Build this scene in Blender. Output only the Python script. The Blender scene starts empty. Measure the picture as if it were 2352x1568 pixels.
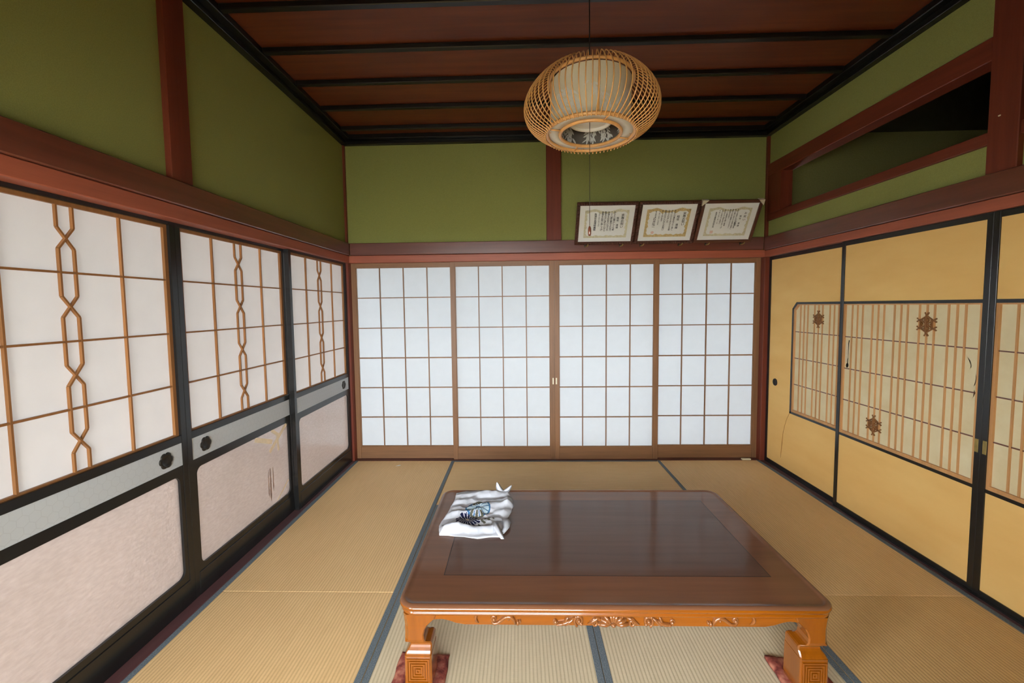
import bpy, bmesh, math, random
from mathutils import Vector, Matrix, noise
random.seed(7)
PI = math.pi
sc = bpy.context.scene
COL = sc.collection

# ------------------------------------------------------------------ mesh builder
class MB:
    def __init__(s):
        s.v = []; s.f = []; s.m = []; s.sm = []
    def add(s, verts, faces, mi=0, smooth=False):
        o = len(s.v); s.v += [tuple(p) for p in verts]
        for f in faces:
            s.f.append(tuple(i + o for i in f)); s.m.append(mi); s.sm.append(smooth)
        return s
    def box(s, x0, x1, y0, y1, z0, z1, mi=0, c=0.0):
        x0, x1 = min(x0, x1), max(x0, x1); y0, y1 = min(y0, y1), max(y0, y1); z0, z1 = min(z0, z1), max(z0, z1)
        c = min(c, (x1-x0)*.4, (y1-y0)*.4, (z1-z0)*.4)
        if c <= 0:
            vs = [(x, y, z) for z in (z0, z1) for y in (y0, y1) for x in (x0, x1)]
            return s.add(vs, [(0,2,3,1),(4,5,7,6),(0,1,5,4),(2,6,7,3),(0,4,6,2),(1,3,7,5)], mi)
        bm = bmesh.new()
        bmesh.ops.create_cube(bm, size=1)
        bmesh.ops.scale(bm, vec=(x1-x0, y1-y0, z1-z0), verts=bm.verts)
        bmesh.ops.translate(bm, vec=((x0+x1)/2, (y0+y1)/2, (z0+z1)/2), verts=bm.verts)
        bmesh.ops.bevel(bm, geom=list(bm.edges), offset=c, segments=1, affect='EDGES')
        bm.verts.index_update()
        s.add([v.co[:] for v in bm.verts], [[v.index for v in f.verts] for f in bm.faces], mi)
        bm.free(); return s
    def prism(s, poly, axis, a, b, mi=0, smooth=False):
        """extrude a 2-D polygon along an axis; poly is in the two other axes, in order"""
        n = len(poly)
        def P(u, w, t):
            return {'x': (t, u, w), 'y': (u, t, w), 'z': (u, w, t)}[axis]
        vs = [P(u, w, a) for u, w in poly] + [P(u, w, b) for u, w in poly]
        fs = [tuple(range(n))[::-1], tuple(range(n, 2*n))]
        o = len(s.v); s.add(vs, fs, mi)
        for i in range(n):
            j = (i+1) % n
            s.f.append((o+i, o+j, o+n+j, o+n+i)); s.m.append(mi); s.sm.append(smooth)
        return s
    def ringplate(s, rect, hole, axis, a, b, mi=0):
        """plate (rect u0,u1,w0,w1) with a hole loop given as 4 corner arcs of points, each ordered; between a and b on axis"""
        u0, u1, w0, w1 = rect
        corners = [(u1, w0), (u1, w1), (u0, w1), (u0, w0)]
        inner = []; outer = []
        for k, arc in enumerate(hole):
            for p in arc:
                inner.append(p); outer.append(corners[k])
        n = len(inner)
        def P(u, w, t):
            return {'x': (t, u, w), 'y': (u, t, w), 'z': (u, w, t)}[axis]
        vs = [P(*p, a) for p in inner] + [P(*p, a) for p in outer] + [P(*p, b) for p in inner] + [P(*p, b) for p in outer]
        fs = []
        for i in range(n):
            j = (i+1) % n
            if outer[i] == outer[j]:
                fs += [(i, j, n+i), (2*n+i, 3*n+i, 2*n+j)]
            else:
                fs += [(i, j, n+j, n+i), (2*n+i, 3*n+i, 3*n+j, 2*n+j), (n+i, n+j, 3*n+j, 3*n+i)]
            fs.append((i, 2*n+i, 2*n+j, j))
        return s.add(vs, fs, mi)
    def tube(s, pts, r, n=8, mi=0, closed=False, caps=True, rs=None, flat=None):
        pts = [Vector(p) for p in pts]; m = len(pts)
        T = []
        for i in range(m):
            if closed: t = pts[(i+1) % m] - pts[i-1]
            else: t = pts[min(i+1, m-1)] - pts[max(i-1, 0)]
            T.append(t.normalized() if t.length > 1e-9 else Vector((0, 0, 1)))
        up = Vector((0, 0, 1)) if abs(T[0].z) < .9 else Vector((1, 0, 0))
        N = (up - T[0]*up.dot(T[0])).normalized()
        vs = []
        for i in range(m):
            N = (N - T[i]*N.dot(T[i])).normalized(); B = T[i].cross(N)
            rr = rs[i] if rs else r
            for k in range(n):
                a = 2*PI*k/n
                vs.append(pts[i] + N*(math.cos(a)*rr) + B*(math.sin(a)*rr*(flat or 1)))
        fs = []
        for i in range(m if closed else m-1):
            j = (i+1) % m
            for k in range(n):
                l = (k+1) % n
                fs.append((i*n+k, i*n+l, j*n+l, j*n+k))
        if caps and not closed:
            fs += [tuple(range(n))[::-1], tuple(range((m-1)*n, m*n))]
        return s.add(vs, fs, mi, True)
    def lathe(s, prof, n=48, mi=0, center=(0, 0, 0), smooth=True, close=False):
        cx, cy, cz = center; m = len(prof)
        vs = [(cx+r*math.cos(2*PI*k/n), cy+r*math.sin(2*PI*k/n), cz+z) for k in range(n) for r, z in prof]
        fs = []
        for k in range(n):
            l = (k+1) % n
            for i in range(m if close else m-1):
                j = (i+1) % m
                fs.append((k*m+i, l*m+i, l*m+j, k*m+j))
        return s.add(vs, fs, mi, smooth)
    def loft(s, rings, mi=0, smooth=False, caps=True):
        n = len(rings[0]); vs = [p for r in rings for p in r]; fs = []
        for i in range(len(rings)-1):
            for k in range(n):
                l = (k+1) % n
                fs.append((i*n+k, i*n+l, (i+1)*n+l, (i+1)*n+k))
        if caps:
            fs += [tuple(range(n))[::-1], tuple(range((len(rings)-1)*n, len(rings)*n))]
        return s.add(vs, fs, mi, smooth)
    def ball(s, c, rx, ry, rz, mi=0, nu=12, nv=8, rot=0.0):
        """ellipsoid; rot turns it in the x-z plane"""
        vs = []; ca, sa = math.cos(rot), math.sin(rot)
        for i in range(nv+1):
            t = PI*i/nv
            for k in range(nu):
                p = 2*PI*k/nu
                x, y, z = rx*math.sin(t)*math.cos(p), ry*math.sin(t)*math.sin(p), rz*math.cos(t)
                vs.append((c[0]+x*ca-z*sa, c[1]+y, c[2]+x*sa+z*ca))
        fs = []
        for i in range(nv):
            for k in range(nu):
                l = (k+1) % nu
                fs.append((i*nu+k, (i+1)*nu+k, (i+1)*nu+l, i*nu+l))
        return s.add(vs, fs, mi, True)
    def mesh(s, name, off=(0, 0, 0)):
        me = bpy.data.meshes.new(name)
        me.from_pydata([(x-off[0], y-off[1], z-off[2]) for x, y, z in s.v], [], s.f)
        me.validate(clean_customdata=False)
        if len(me.polygons) == len(s.f):
            me.polygons.foreach_set('material_index', s.m)
            me.polygons.foreach_set('use_smooth', s.sm)
        bm = bmesh.new(); bm.from_mesh(me)
        bmesh.ops.remove_doubles(bm, verts=bm.verts, dist=1e-6)
        bmesh.ops.recalc_face_normals(bm, faces=bm.faces)
        bm.to_mesh(me); bm.free()
        me.update()
        return me

def wpos(o):
    v = Vector(o.location)
    return v
def thing(name, label, cat, loc, group=None, kind=None, rot=None):
    o = bpy.data.objects.new(name, None); COL.objects.link(o)
    o.empty_display_size = .05
    o.location = loc
    if rot: o.rotation_euler = rot
    return tag(o, label, cat, group, kind)
def tag(o, label, cat, group=None, kind=None):
    if label: o['label'] = label
    if cat: o['category'] = cat
    if group: o['group'] = group
    if kind: o['kind'] = kind
    return o
def part(name, mb, mats, parent, off=None, label=None):
    """one mesh as a part; geometry given in world coordinates (parents are unrotated) unless off is given"""
    if off is None:
        off = Vector((0, 0, 0)); p = parent
        while p is not None:
            off = off + Vector(p.location); p = p.parent
    me = mb.mesh(name, off)
    for m in (mats if isinstance(mats, (list, tuple)) else [mats]): me.materials.append(m)
    o = bpy.data.objects.new(name, me); COL.objects.link(o); o.parent = parent
    if label: o['label'] = label
    return o
def solo(name, mb, mats, label, cat, group=None, kind=None, loc=None):
    xs = [v[0] for v in mb.v]; ys = [v[1] for v in mb.v]; zs = [v[2] for v in mb.v]
    if loc is None: loc = ((min(xs)+max(xs))/2, (min(ys)+max(ys))/2, min(zs))
    me = mb.mesh(name, loc)
    for m in (mats if isinstance(mats, (list, tuple)) else [mats]): me.materials.append(m)
    o = bpy.data.objects.new(name, me); COL.objects.link(o); o.location = loc
    return tag(o, label, cat, group, kind)
def struct(name, mb, mats, label, cat): return solo(name, mb, mats, label, cat, kind='structure')

# ------------------------------------------------------------------ materials
def s2l(c):
    return tuple((x/12.92 if x <= .04045 else ((x+.055)/1.055)**2.4) for x in c)
def rgb(r, g, b): return s2l((r/255, g/255, b/255)) + (1,)
class NT:
    def __init__(s, name):
        s.m = bpy.data.materials.new(name); s.m.use_nodes = True
        s.t = s.m.node_tree; s.t.nodes.clear()
        s.out = s.n('ShaderNodeOutputMaterial')
    def n(s, typ, **kw):
        nd = s.t.nodes.new(typ)
        for k, v in kw.items(): setattr(nd, k, v)
        return nd
    def l(s, a, b): s.t.links.new(a, b)
    def coords(s, scale=(1, 1, 1), rot=(0, 0, 0)):
        tc = s.n('ShaderNodeTexCoord'); mp = s.n('ShaderNodeMapping')
        s.l(tc.outputs['Object'], mp.inputs['Vector'])
        mp.inputs['Scale'].default_value = scale; mp.inputs['Rotation'].default_value = rot
        return mp.outputs[0]
    def noise(s, vec, scale=5, detail=4, rough=.55):
        nz = s.n('ShaderNodeTexNoise'); s.l(vec, nz.inputs['Vector'])
        nz.inputs['Scale'].default_value = scale; nz.inputs['Detail'].default_value = detail; nz.inputs['Roughness'].default_value = rough
        return nz.outputs['Fac']
    def ramp(s, fac, stops):
        r = s.n('ShaderNodeValToRGB'); s.l(fac, r.inputs[0]); e = r.color_ramp.elements
        while len(e) > 1: e.remove(e[-1])
        e[0].position, e[0].color = stops[0][0], stops[0][1]
        for p, c in stops[1:]:
            q = e.new(p); q.color = c
        return r.outputs[0]
    def bsdf(s, col=None, rough=.5, spec=.5, colsock=None, metal=0, coat=0, coat_rough=.1, bump=None, bump_s=.2, bump_d=.002):
        b = s.n('ShaderNodeBsdfPrincipled')
        if colsock is not None: s.l(colsock, b.inputs['Base Color'])
        elif col is not None: b.inputs['Base Color'].default_value = col
        b.inputs['Roughness'].default_value = rough; b.inputs['Specular IOR Level'].default_value = spec
        b.inputs['Metallic'].default_value = metal
        b.inputs['Coat Weight'].default_value = coat; b.inputs['Coat Roughness'].default_value = coat_rough
        if bump is not None:
            bp = s.n('ShaderNodeBump'); s.l(bump, bp.inputs['Height'])
            bp.inputs['Strength'].default_value = bump_s; bp.inputs['Distance'].default_value = bump_d
            s.l(bp.outputs[0], b.inputs['Normal'])
        return b
    def done(s, shader):
        s.l(shader.outputs[0], s.out.inputs['Surface']); return s.m

def plain(name, col, rough=.5, spec=.5, var=.12, scale=30, metal=0, bump_s=.05, coat=0):
    t = NT(name); v = t.coords()
    f = t.noise(v, scale)
    a = tuple(x*(1-var) for x in col[:3]) + (1,); b = tuple(min(1, x*(1+var)) for x in col[:3]) + (1,)
    return t.done(t.bsdf(rough=rough, spec=spec, colsock=t.ramp(f, [(.3, a), (.7, b)]), metal=metal, coat=coat, bump=f, bump_s=bump_s))
def wood(name, col, axis='x', rough=.45, spec=.5, var=.25, fine=60, coat=0, coat_rough=.08, bump_s=.08, dark=None):
    t = NT(name)
    s_ = {'x': (.06, 1, 1), 'y': (1, .06, 1), 'z': (1, 1, .06)}[axis]
    v = t.coords(s_)
    f = t.noise(v, fine, 5, .6); g = t.noise(v, fine*.12, 2, .5)
    mx = t.n('ShaderNodeMath', operation='MULTIPLY_ADD'); t.l(f, mx.inputs[0]); mx.inputs[1].default_value = .5
    hf = t.n('ShaderNodeMath', operation='MULTIPLY'); t.l(g, hf.inputs[0]); hf.inputs[1].default_value = .5
    t.l(hf.outputs[0], mx.inputs[2])
    a = dark or (tuple(x*(1-var) for x in col[:3]) + (1,)); b = tuple(min(1, x*(1+var)) for x in col[:3]) + (1,)
    return t.done(t.bsdf(rough=rough, spec=spec, colsock=t.ramp(mx.outputs[0], [(.35, a), (.65, b)]), coat=coat, coat_rough=coat_rough, bump=f, bump_s=bump_s, bump_d=.001))
def paper_lit(name, tcol, dcol, fac=.5, scale=40, var=.03, spec=0.0):
    """paper of a sliding screen: daylight from the other side comes through it"""
    t = NT(name); v = t.coords()
    f = t.noise(v, scale, 4)
    def rr(c): return t.ramp(f, [(.3, tuple(x*(1-var) for x in c[:3])+(1,)), (.7, tuple(min(1, x*(1+var)) for x in c[:3])+(1,))])
    tr = t.n('ShaderNodeBsdfTranslucent'); t.l(rr(tcol), tr.inputs['Color'])
    df = t.n('ShaderNodeBsdfDiffuse'); t.l(rr(dcol), df.inputs['Color'])
    mx = t.n('ShaderNodeMixShader'); mx.inputs[0].default_value = fac
    t.l(tr.outputs[0], mx.inputs[1]); t.l(df.outputs[0], mx.inputs[2])
    t.l(mx.outputs[0], t.out.inputs['Surface']); return t.m

M = {}
M['plaster'] = plain('green_sand_plaster', (.27, .285, .090, 1), .95, .1, .10, 260, bump_s=.25)
RED = (.155, .032, .016, 1)
for ax in 'xyz':
    M['red_'+ax] = wood('red_stained_wood_'+ax, (.155, .031, .015, 1), ax, .5, .35, .22, 40)
    M['nageshi_'+ax] = wood('dark_red_cedar_'+ax, (.135, .036, .021, 1), ax, .33, .5, .35, 30, coat=.5, coat_rough=.25)
    M['kamoi_'+ax] = wood('light_red_wood_'+ax, (.34, .090, .048, 1), ax, .45, .4, .2, 40)
    M['black_'+ax] = wood('black_lacquer_'+ax, (.012, .012, .012, 1), ax, .22, .5, .2, 40, bump_s=.02)
    M['tan_'+ax] = wood('tan_cedar_'+ax, (.27, .115, .035, 1), ax, .5, .35, .2, 50)
    M['lath_'+ax] = wood('pale_orange_lath_'+ax, (.56, .29, .115, 1), ax, .5, .3, .18, 50)
    M['darkslip_'+ax] = wood('brown_slip_'+ax, (.23, .098, .030, 1), ax, .5, .3, .18, 50)
    M['shoji_'+ax] = wood('shoji_cedar_'+ax, (.235, .115, .052, 1), ax, .45, .4, .22, 45)
    M['ceilblack_'+ax] = wood('black_ceiling_trim_'+ax, (.008, .008, .008, 1), ax, .3, .4, .2, 40, bump_s=.02)
    M['orange_'+ax] = wood('orange_lacquered_wood_'+ax, (.225, .060, .0015, 1), ax, .25, .5, .18, 45, coat=.8, coat_rough=.06, bump_s=.03)
M['sill'] = wood('dark_red_sill', (.100, .042, .042, 1), 'y', .42, .5, .2, 40)
M['sill_x'] = wood('dark_red_back_sill', (.10, .03, .022, 1), 'x', .42, .5, .2, 40)
# ceiling boards: one mesh, grain along x
t = NT('red_brown_ceiling_boards'); v = t.coords((.05, 1, 1)); f = t.noise(v, 26, 5, .6); g = t.noise(t.coords((1.2, 2.2, 1)), 1.6, 2)
mm = t.n('ShaderNodeMath', operation='MULTIPLY_ADD'); t.l(f, mm.inputs[0]); mm.inputs[1].default_value = .55
hh = t.n('ShaderNodeMath', operation='MULTIPLY'); t.l(g, hh.inputs[0]); hh.inputs[1].default_value = .45; t.l(hh.outputs[0], mm.inputs[2])
M['ceiling'] = t.done(t.bsdf(rough=.5, spec=.4, colsock=t.ramp(mm.outputs[0], [(.3, (.085, .017, .006, 1)), (.7, (.18, .043, .010, 1))])))
M['paper_left'] = paper_lit('warm_white_screen_paper', (.262, .255, .252, 1), (.86, .84, .825, 1), .5, 14, .015)
M['paper_back'] = paper_lit('white_screen_paper', (.226, .242, .258, 1), (.84, .86, .86, 1), .5, 14, .015)
# textured glass
t = NT('frosted_pattern_glass'); v = t.coords((1, 1, 1)); f = t.noise(v, 75, 2, .5); g2 = t.noise(t.coords((1, 1, .9)), 3, 2)
f3 = t.noise(t.coords((1, .45, 1.5)), 70, 2, .5)
gm = t.n('ShaderNodeMath', operation='MULTIPLY_ADD'); t.l(f3, gm.inputs[0]); gm.inputs[1].default_value = .7
g3 = t.n('ShaderNodeMath', operation='MULTIPLY'); t.l(g2, g3.inputs[0]); g3.inputs[1].default_value = .3; t.l(g3.outputs[0], gm.inputs[2])
tr = t.n('ShaderNodeBsdfTranslucent'); t.l(t.ramp(gm.outputs[0], [(.34, (.235, .203, .190, 1)), (.66, (.33, .292, .277, 1))]), tr.inputs['Color'])
df = t.n('ShaderNodeBsdfDiffuse'); df.inputs['Color'].default_value = (.52, .47, .45, 1)
bp = t.n('ShaderNodeBump'); t.l(f, bp.inputs['Height']); bp.inputs['Strength'].default_value = 1.0; bp.inputs['Distance'].default_value = .003
gl = t.n('ShaderNodeBsdfGlossy'); gl.inputs['Roughness'].default_value = .12; gl.inputs['Color'].default_value = (1, 1, 1, 1)
t.l(bp.outputs[0], tr.inputs['Normal'])
fr = t.n('ShaderNodeFresnel'); fr.inputs['IOR'].default_value = 1.5
m0 = t.n('ShaderNodeMixShader'); m0.inputs[0].default_value = .45; t.l(tr.outputs[0], m0.inputs[1]); t.l(df.outputs[0], m0.inputs[2])
rf = t.n('ShaderNodeBsdfRefraction'); rf.inputs['IOR'].default_value = 1.2; rf.inputs['Roughness'].default_value = .15; rf.inputs['Color'].default_value = (1, .93, .88, 1); t.l(bp.outputs[0], rf.inputs['Normal'])
m1 = t.n('ShaderNodeMixShader'); m1.inputs[0].default_value = .055; t.l(m0.outputs[0], m1.inputs[1]); t.l(rf.outputs[0], m1.inputs[2])
m2 = t.n('ShaderNodeMixShader'); t.l(fr.outputs[0], m2.inputs[0]); t.l(m1.outputs[0], m2.inputs[1]); t.l(gl.outputs[0], m2.inputs[2])
t.l(m2.outputs[0], t.out.inputs['Surface']); M['glass'] = t.m
# hexagon-patterned blue-grey paper band
t = NT('blue_grey_hexagon_paper'); tc = t.n('ShaderNodeTexCoord'); sp = t.n('ShaderNodeSeparateXYZ'); t.l(tc.outputs['Object'], sp.inputs[0])
cb = t.n('ShaderNodeCombineXYZ'); t.l(sp.outputs['Y'], cb.inputs['X']); t.l(sp.outputs['Z'], cb.inputs['Y'])
def hexline(t, vec, size, width):
    """distance to hexagon edges, 1 on a line"""
    def vm(op, a, b=None):
        nd = t.n('ShaderNodeVectorMath', operation=op)
        for i, q in enumerate([a, b]):
            if q is None: continue
            if hasattr(q, 'default_value') or hasattr(q, 'links'): t.l(q, nd.inputs[i])
            else: nd.inputs[i].default_value = q
        return nd
    r = (1, 1.7320508, 1); h = (.5, .8660254, 0)
    p = vm('SCALE', vec); p.inputs['Scale'].default_value = 1/size
    a = vm('SUBTRACT', vm('MODULO', vm('ADD', p.outputs[0], (100*1.0, 100*1.7320508, 0)).outputs[0], r).outputs[0], h)
    b = vm('SUBTRACT', vm('MODULO', vm('ADD', p.outputs[0], (100.5, 100*1.7320508+.8660254, 0)).outputs[0], r).outputs[0], h)
    def hd(q):
        ab = vm('ABSOLUTE', q.outputs[0]); d = vm('DOT_PRODUCT', ab.outputs[0], (.5, .8660254, 0)); s2 = t.n('ShaderNodeSeparateXYZ'); t.l(ab.outputs[0], s2.inputs[0])
        mxx = t.n('ShaderNodeMath', operation='MAXIMUM'); t.l(d.outputs['Value'], mxx.inputs[0]); t.l(s2.outputs['X'], mxx.inputs[1]); return mxx
    mn = t.n('ShaderNodeMath', operation='MINIMUM'); t.l(hd(a).outputs[0], mn.inputs[0]); t.l(hd(b).outputs[0], mn.inputs[1])
    gt = t.n('ShaderNodeMath', operation='GREATER_THAN'); t.l(mn.outputs[0], gt.inputs[0]); gt.inputs[1].default_value = .5-width
    return gt.outputs[0]
hx = hexline(t, cb.outputs[0], .034, .035)
M['band'] = t.done(t.bsdf(rough=.6, spec=.3, colsock=t.ramp(hx, [(0, (.50, .53, .55, 1)), (1, (.46, .485, .505, 1))])))
M['gold'] = (lambda: (lambda t: t.done(t.bsdf(rough=.75, spec=.2, colsock=t.ramp(t.noise(t.coords((1, .35, 1.2)), 5, 4), [(.3, (.77, .47, .155, 1)), (.7, (.84, .55, .20, 1))]))))(NT('golden_paper')))()
M['cream'] = (lambda: (lambda t: t.done(t.bsdf(rough=.8, spec=.2, colsock=t.ramp(t.noise(t.coords((1, 1, 1)), 7, 5), [(.3, (.66, .55, .33, 1)), (.7, (.74, .66, .44, 1))]))))(NT('aged_cream_paper')))()
M['stain'] = plain('brown_water_stain', (.42, .21, .06, 1), .8, .1)
M['tear'] = plain('dark_torn_hole', (.006, .005, .004, 1), .9, .1)
M['tearedge'] = plain('torn_paper_edge', (.62, .55, .40, 1), .9, .1)
M['bronze'] = plain('dark_bronze', (.035, .032, .028, 1), .35, .5, .2, 40, metal=.7)
M['brass'] = plain('aged_brass', (.36, .27, .09, 1), .4, .5, .15, 40, metal=.6)
M['ivory'] = plain('ivory_plate', (.78, .72, .52, 1), .4, .5, .05, 40)
M['tape'] = plain('yellowed_tape', (.90, .74, .52, 1), .5, .3, .06, 40)
M['drip'] = paper_lit('faint_brown_drip', (.62, .50, .43, 1), (.55, .44, .37, 1), .3)
# tatami
def tatami(name, c0, c1):
    t = NT(name)
    tc = t.n('ShaderNodeTexCoord'); sp = t.n('ShaderNodeSeparateXYZ'); t.l(tc.outputs['Object'], sp.inputs[0])
    def mth(op, a, b=None, c=None):
        nd = t.n('ShaderNodeMath', operation=op)
        for i, q in enumerate((a, b, c)):
            if q is None: continue
            if isinstance(q, (int, float)): nd.inputs[i].default_value = q
            else: t.l(q, nd.inputs[i])
        return nd.outputs[0]
    ph = mth('MULTIPLY', sp.outputs['X'], 2*PI/.0142)
    ridge = mth('ABSOLUTE', mth('SINE', mth('MULTIPLY', ph, .5)))          # rounded ribs with sharp grooves
    row = mth('SINE', mth('MULTIPLY', sp.outputs['Y'], 2*PI/.0042))
    mot = t.noise(t.coords((30, 2, 1)), 3, 4)
    fine = t.noise(t.coords((8, 90, 1)), 6, 3)
    big = t.noise(t.coords((1, 1, 1)), 1.5, 3)
    h = mth('ADD', mth('POWER', ridge, .6), mth('MULTIPLY', row, .05))
    fac = mth('ADD', mth('MULTIPLY', ridge, .30), mth('ADD', mth('MULTIPLY', mot, .28), mth('ADD', mth('MULTIPLY', fine, .22), mth('MULTIPLY', big, .2))))
    b = t.bsdf(rough=.62, spec=.3, colsock=t.ramp(fac, [(.25, c0), (.75, c1)]), bump=h, bump_s=.55, bump_d=.0016)
    return t.done(b)
M['tatami'] = tatami('woven_rush', (.57, .355, .155, 1), (.84, .585, .29, 1))
M['tatami_greener'] = tatami('greener_woven_rush', (.46, .375, .235, 1), (.70, .60, .42, 1))  # greener rush, less faded where the table covers it
M['tatami_dimmed'] = tatami('dimmed_woven_rush', (.50, .305, .122, 1), (.73, .495, .225, 1))  # front right mat: weaker light in that corner put into the colour
M['heri'] = (lambda: (lambda t: t.done(t.bsdf(rough=.85, spec=.2, colsock=t.ramp(t.noise(t.coords((1, 1, 1)), 220, 2), [(.35, (.095, .122, .142, 1)), (.65, (.18, .212, .232, 1))]))))(NT('blue_grey_cloth_border')))()
M['tabletop'] = wood('dark_walnut_lacquer', (.165, .068, .032, 1), 'x', .45, .15, .22, 26, coat=.6, coat_rough=.10, bump_s=.02)
M['tablepanel'] = wood('dark_walnut_lacquer_panel', (.105, .050, .032, 1), 'x', .45, .15, .25, 22, coat=.6, coat_rough=.10, bump_s=.02)
M['carve'] = wood('red_brown_carving', (.22, .075, .018, 1), 'x', .25, .5, .2, 45, coat=.8, coat_rough=.08)
M['groove'] = plain('dark_joint', (.02, .009, .006, 1), .5, .3)
# quilted red cushion cloth
t = NT('red_patterned_cushion_cloth'); f = t.noise(t.coords((1, 1, 1)), 30, 3)
M['cushion'] = t.done(t.bsdf(rough=.8, spec=.2, colsock=t.ramp(f, [(.35, (.12, .025, .022, 1)), (.5, (.30, .075, .055, 1)), (.68, (.50, .20, .13, 1))]), bump=f, bump_s=.3, bump_d=.004))
M['white_cloth'] = plain('white_cotton', (.60, .62, .68, 1), .75, .2, .03, 60)
M['navy_print'] = plain('navy_print', (.012, .016, .055, 1), .8, .1)
M['blue_print'] = plain('blue_print', (.05, .16, .32, 1), .8, .1)
M['pale_print'] = plain('pale_blue_print', (.55, .70, .80, 1), .8, .1)
M['grey_print'] = plain('olive_grey_print', (.12, .12, .09, 1), .8, .1)
M['rattan'] = wood('rattan', (.60, .31, .10, 1), 'z', .4, .5, .18, 60, coat=.3)
t = NT('translucent_lamp_film'); tr = t.n('ShaderNodeBsdfTranslucent'); tr.inputs['Color'].default_value = (.93, .87, .70, 1)
df = t.n('ShaderNodeBsdfDiffuse'); df.inputs['Color'].default_value = (.92, .85, .66, 1); tp = t.n('ShaderNodeBsdfTransparent')
m1 = t.n('ShaderNodeMixShader'); m1.inputs[0].default_value = .85; t.l(tr.outputs[0], m1.inputs[1]); t.l(df.outputs[0], m1.inputs[2])
m2 = t.n('ShaderNodeMixShader'); m2.inputs[0].default_value = .88; t.l(tp.outputs[0], m2.inputs[1]); t.l(m1.outputs[0], m2.inputs[2])
t.l(m2.outputs[0], t.out.inputs['Surface']); M['film'] = t.m
M['lining'] = plain('smoky_film_inside', (.10, .085, .07, 1), .5, .4)
M['leaf'] = paper_lit('white_leaf_print', (.9, .9, .86, 1), (.88, .88, .85, 1), .55)
M['lampwhite'] = paper_lit('white_lamp_paper', (.85, .84, .80, 1), (.86, .85, .80, 1), .7)
M['reflector'] = plain('white_enamel', (.85, .85, .83, 1), .3, .5, .02)
M['cord'] = plain('dark_cord', (.02, .015, .012, 1), .6, .3)
M['knob'] = wood('red_brown_knob', (.13, .035, .015, 1), 'z', .3, .5, .2, 60, coat=.6)
M['framewood'] = wood('dark_carved_frame', (.095, .033, .020, 1), 'x', .35, .5, .4, 40)
M['cert'] = plain('white_certificate_paper', (.86, .90, .90, 1), .6, .3, .02, 8)
M['cert_gold'] = plain('gold_printed_border', (.54, .42, .20, 1), .6, .3, .3, 140)
M['cert_pale'] = plain('pale_olive_printed_border', (.60, .585, .43, 1), .6, .3, .2, 140)
M['ink'] = plain('black_ink', (.012, .012, .016, 1), .7, .2)
M['seal'] = plain('faded_red_seal', (.72, .52, .47, 1), .7, .2, .10, 300)
M['card'] = plain('cream_card', (.62, .56, .42, 1), .6, .3, .04)
M['floorwood'] = wood('engawa_boards', (.32, .19, .10, 1), 'y', .4, .4, .2, 30)
M['dirt'] = plain('pale_garden_gravel', (.42, .40, .36, 1), .95, .1, .15, 40)
M['eave'] = wood('weathered_eave', (.22, .16, .11, 1), 'y', .7, .2, .2, 30)
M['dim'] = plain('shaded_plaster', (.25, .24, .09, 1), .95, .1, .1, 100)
M['floor'] = plain('plain_rush_floor', (.50, .34, .15, 1), .7, .2, .12, 30)

# ------------------------------------------------------------------ room shell
W = 1.76; F = -3.52
H0, H1, H2 = 1.735, 1.797, 1.900          # lintel bottom, lintel top / upper rail bottom, upper rail top
CZ = 2.79
struct('floor', MB().box(-1.90, 1.90, -2.6395, .14, -.12, -.053).box(-1.90, 6.2, -5.5, -2.6405, -.12, 0).box(1.901, 6.2, -2.6395, .14, -.12, 0), M['floor'], 'base floor under the woven straw mats and the rooms behind', 'floor')
# tatami mats
def mat(x0, x1, y0, y1, label, along='y', m='tatami'):
    """mat with its long side along x or y; ribs run along the long side"""
    cx, cy = (x0+x1)/2, (y0+y1)/2; g = .0012
    r = thing('tatami_mat', label, 'tatami mat', (cx, cy, -.05), 'tatami mats covering the floor')
    L = (y1-y0) if along == 'y' else (x1-x0); w = (x1-x0) if along == 'y' else (y1-y0)
    hb = .027
    bb = MB().box(-w/2+g, w/2-g, -L/2+g, L/2-g, 0, .0485, c=.002)
    o = part('rush_surface', bb, M[m], r, (0, 0, 0))
    for s in (-1, 1):
        xa = s*(w/2-g); xb = s*(w/2-hb)
        e = MB().box(xa-s*.0003, xb, -L/2+g*.6, L/2-g*.6, .0486, .0503, c=.0006)
        q = part('cloth_border', e, M['heri'], r, (0, 0, 0))
    if along == 'x': r.rotation_euler = (0, 0, PI/2)
    return r
mat(-1.76, -.88, -1.76, 0, 'straw tatami mat in the back left corner, below the far glass-bottomed sliding door')
mat(-1.76, -.88, -3.52, -1.76, 'straw tatami mat at the front left, beside the near left sliding door')
mat(-.88, .88, -.88, 0, 'straw tatami mat lying crosswise along the back paper screens', 'x')
mat(.88, 1.76, -1.76, 0, 'straw tatami mat in the back right corner, below the golden sliding doors')
mat(.88, 1.76, -3.52, -1.76, 'straw tatami mat at the front right, beside the right table leg', 'y', 'tatami_dimmed')
mat(-.88, 0, -2.64, -.88, 'left of the two straw tatami mats under the low table', 'y', 'tatami_greener')
mat(0, .88, -2.64, -.88, 'right of the two straw tatami mats under the low table', 'y', 'tatami_greener')

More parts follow.
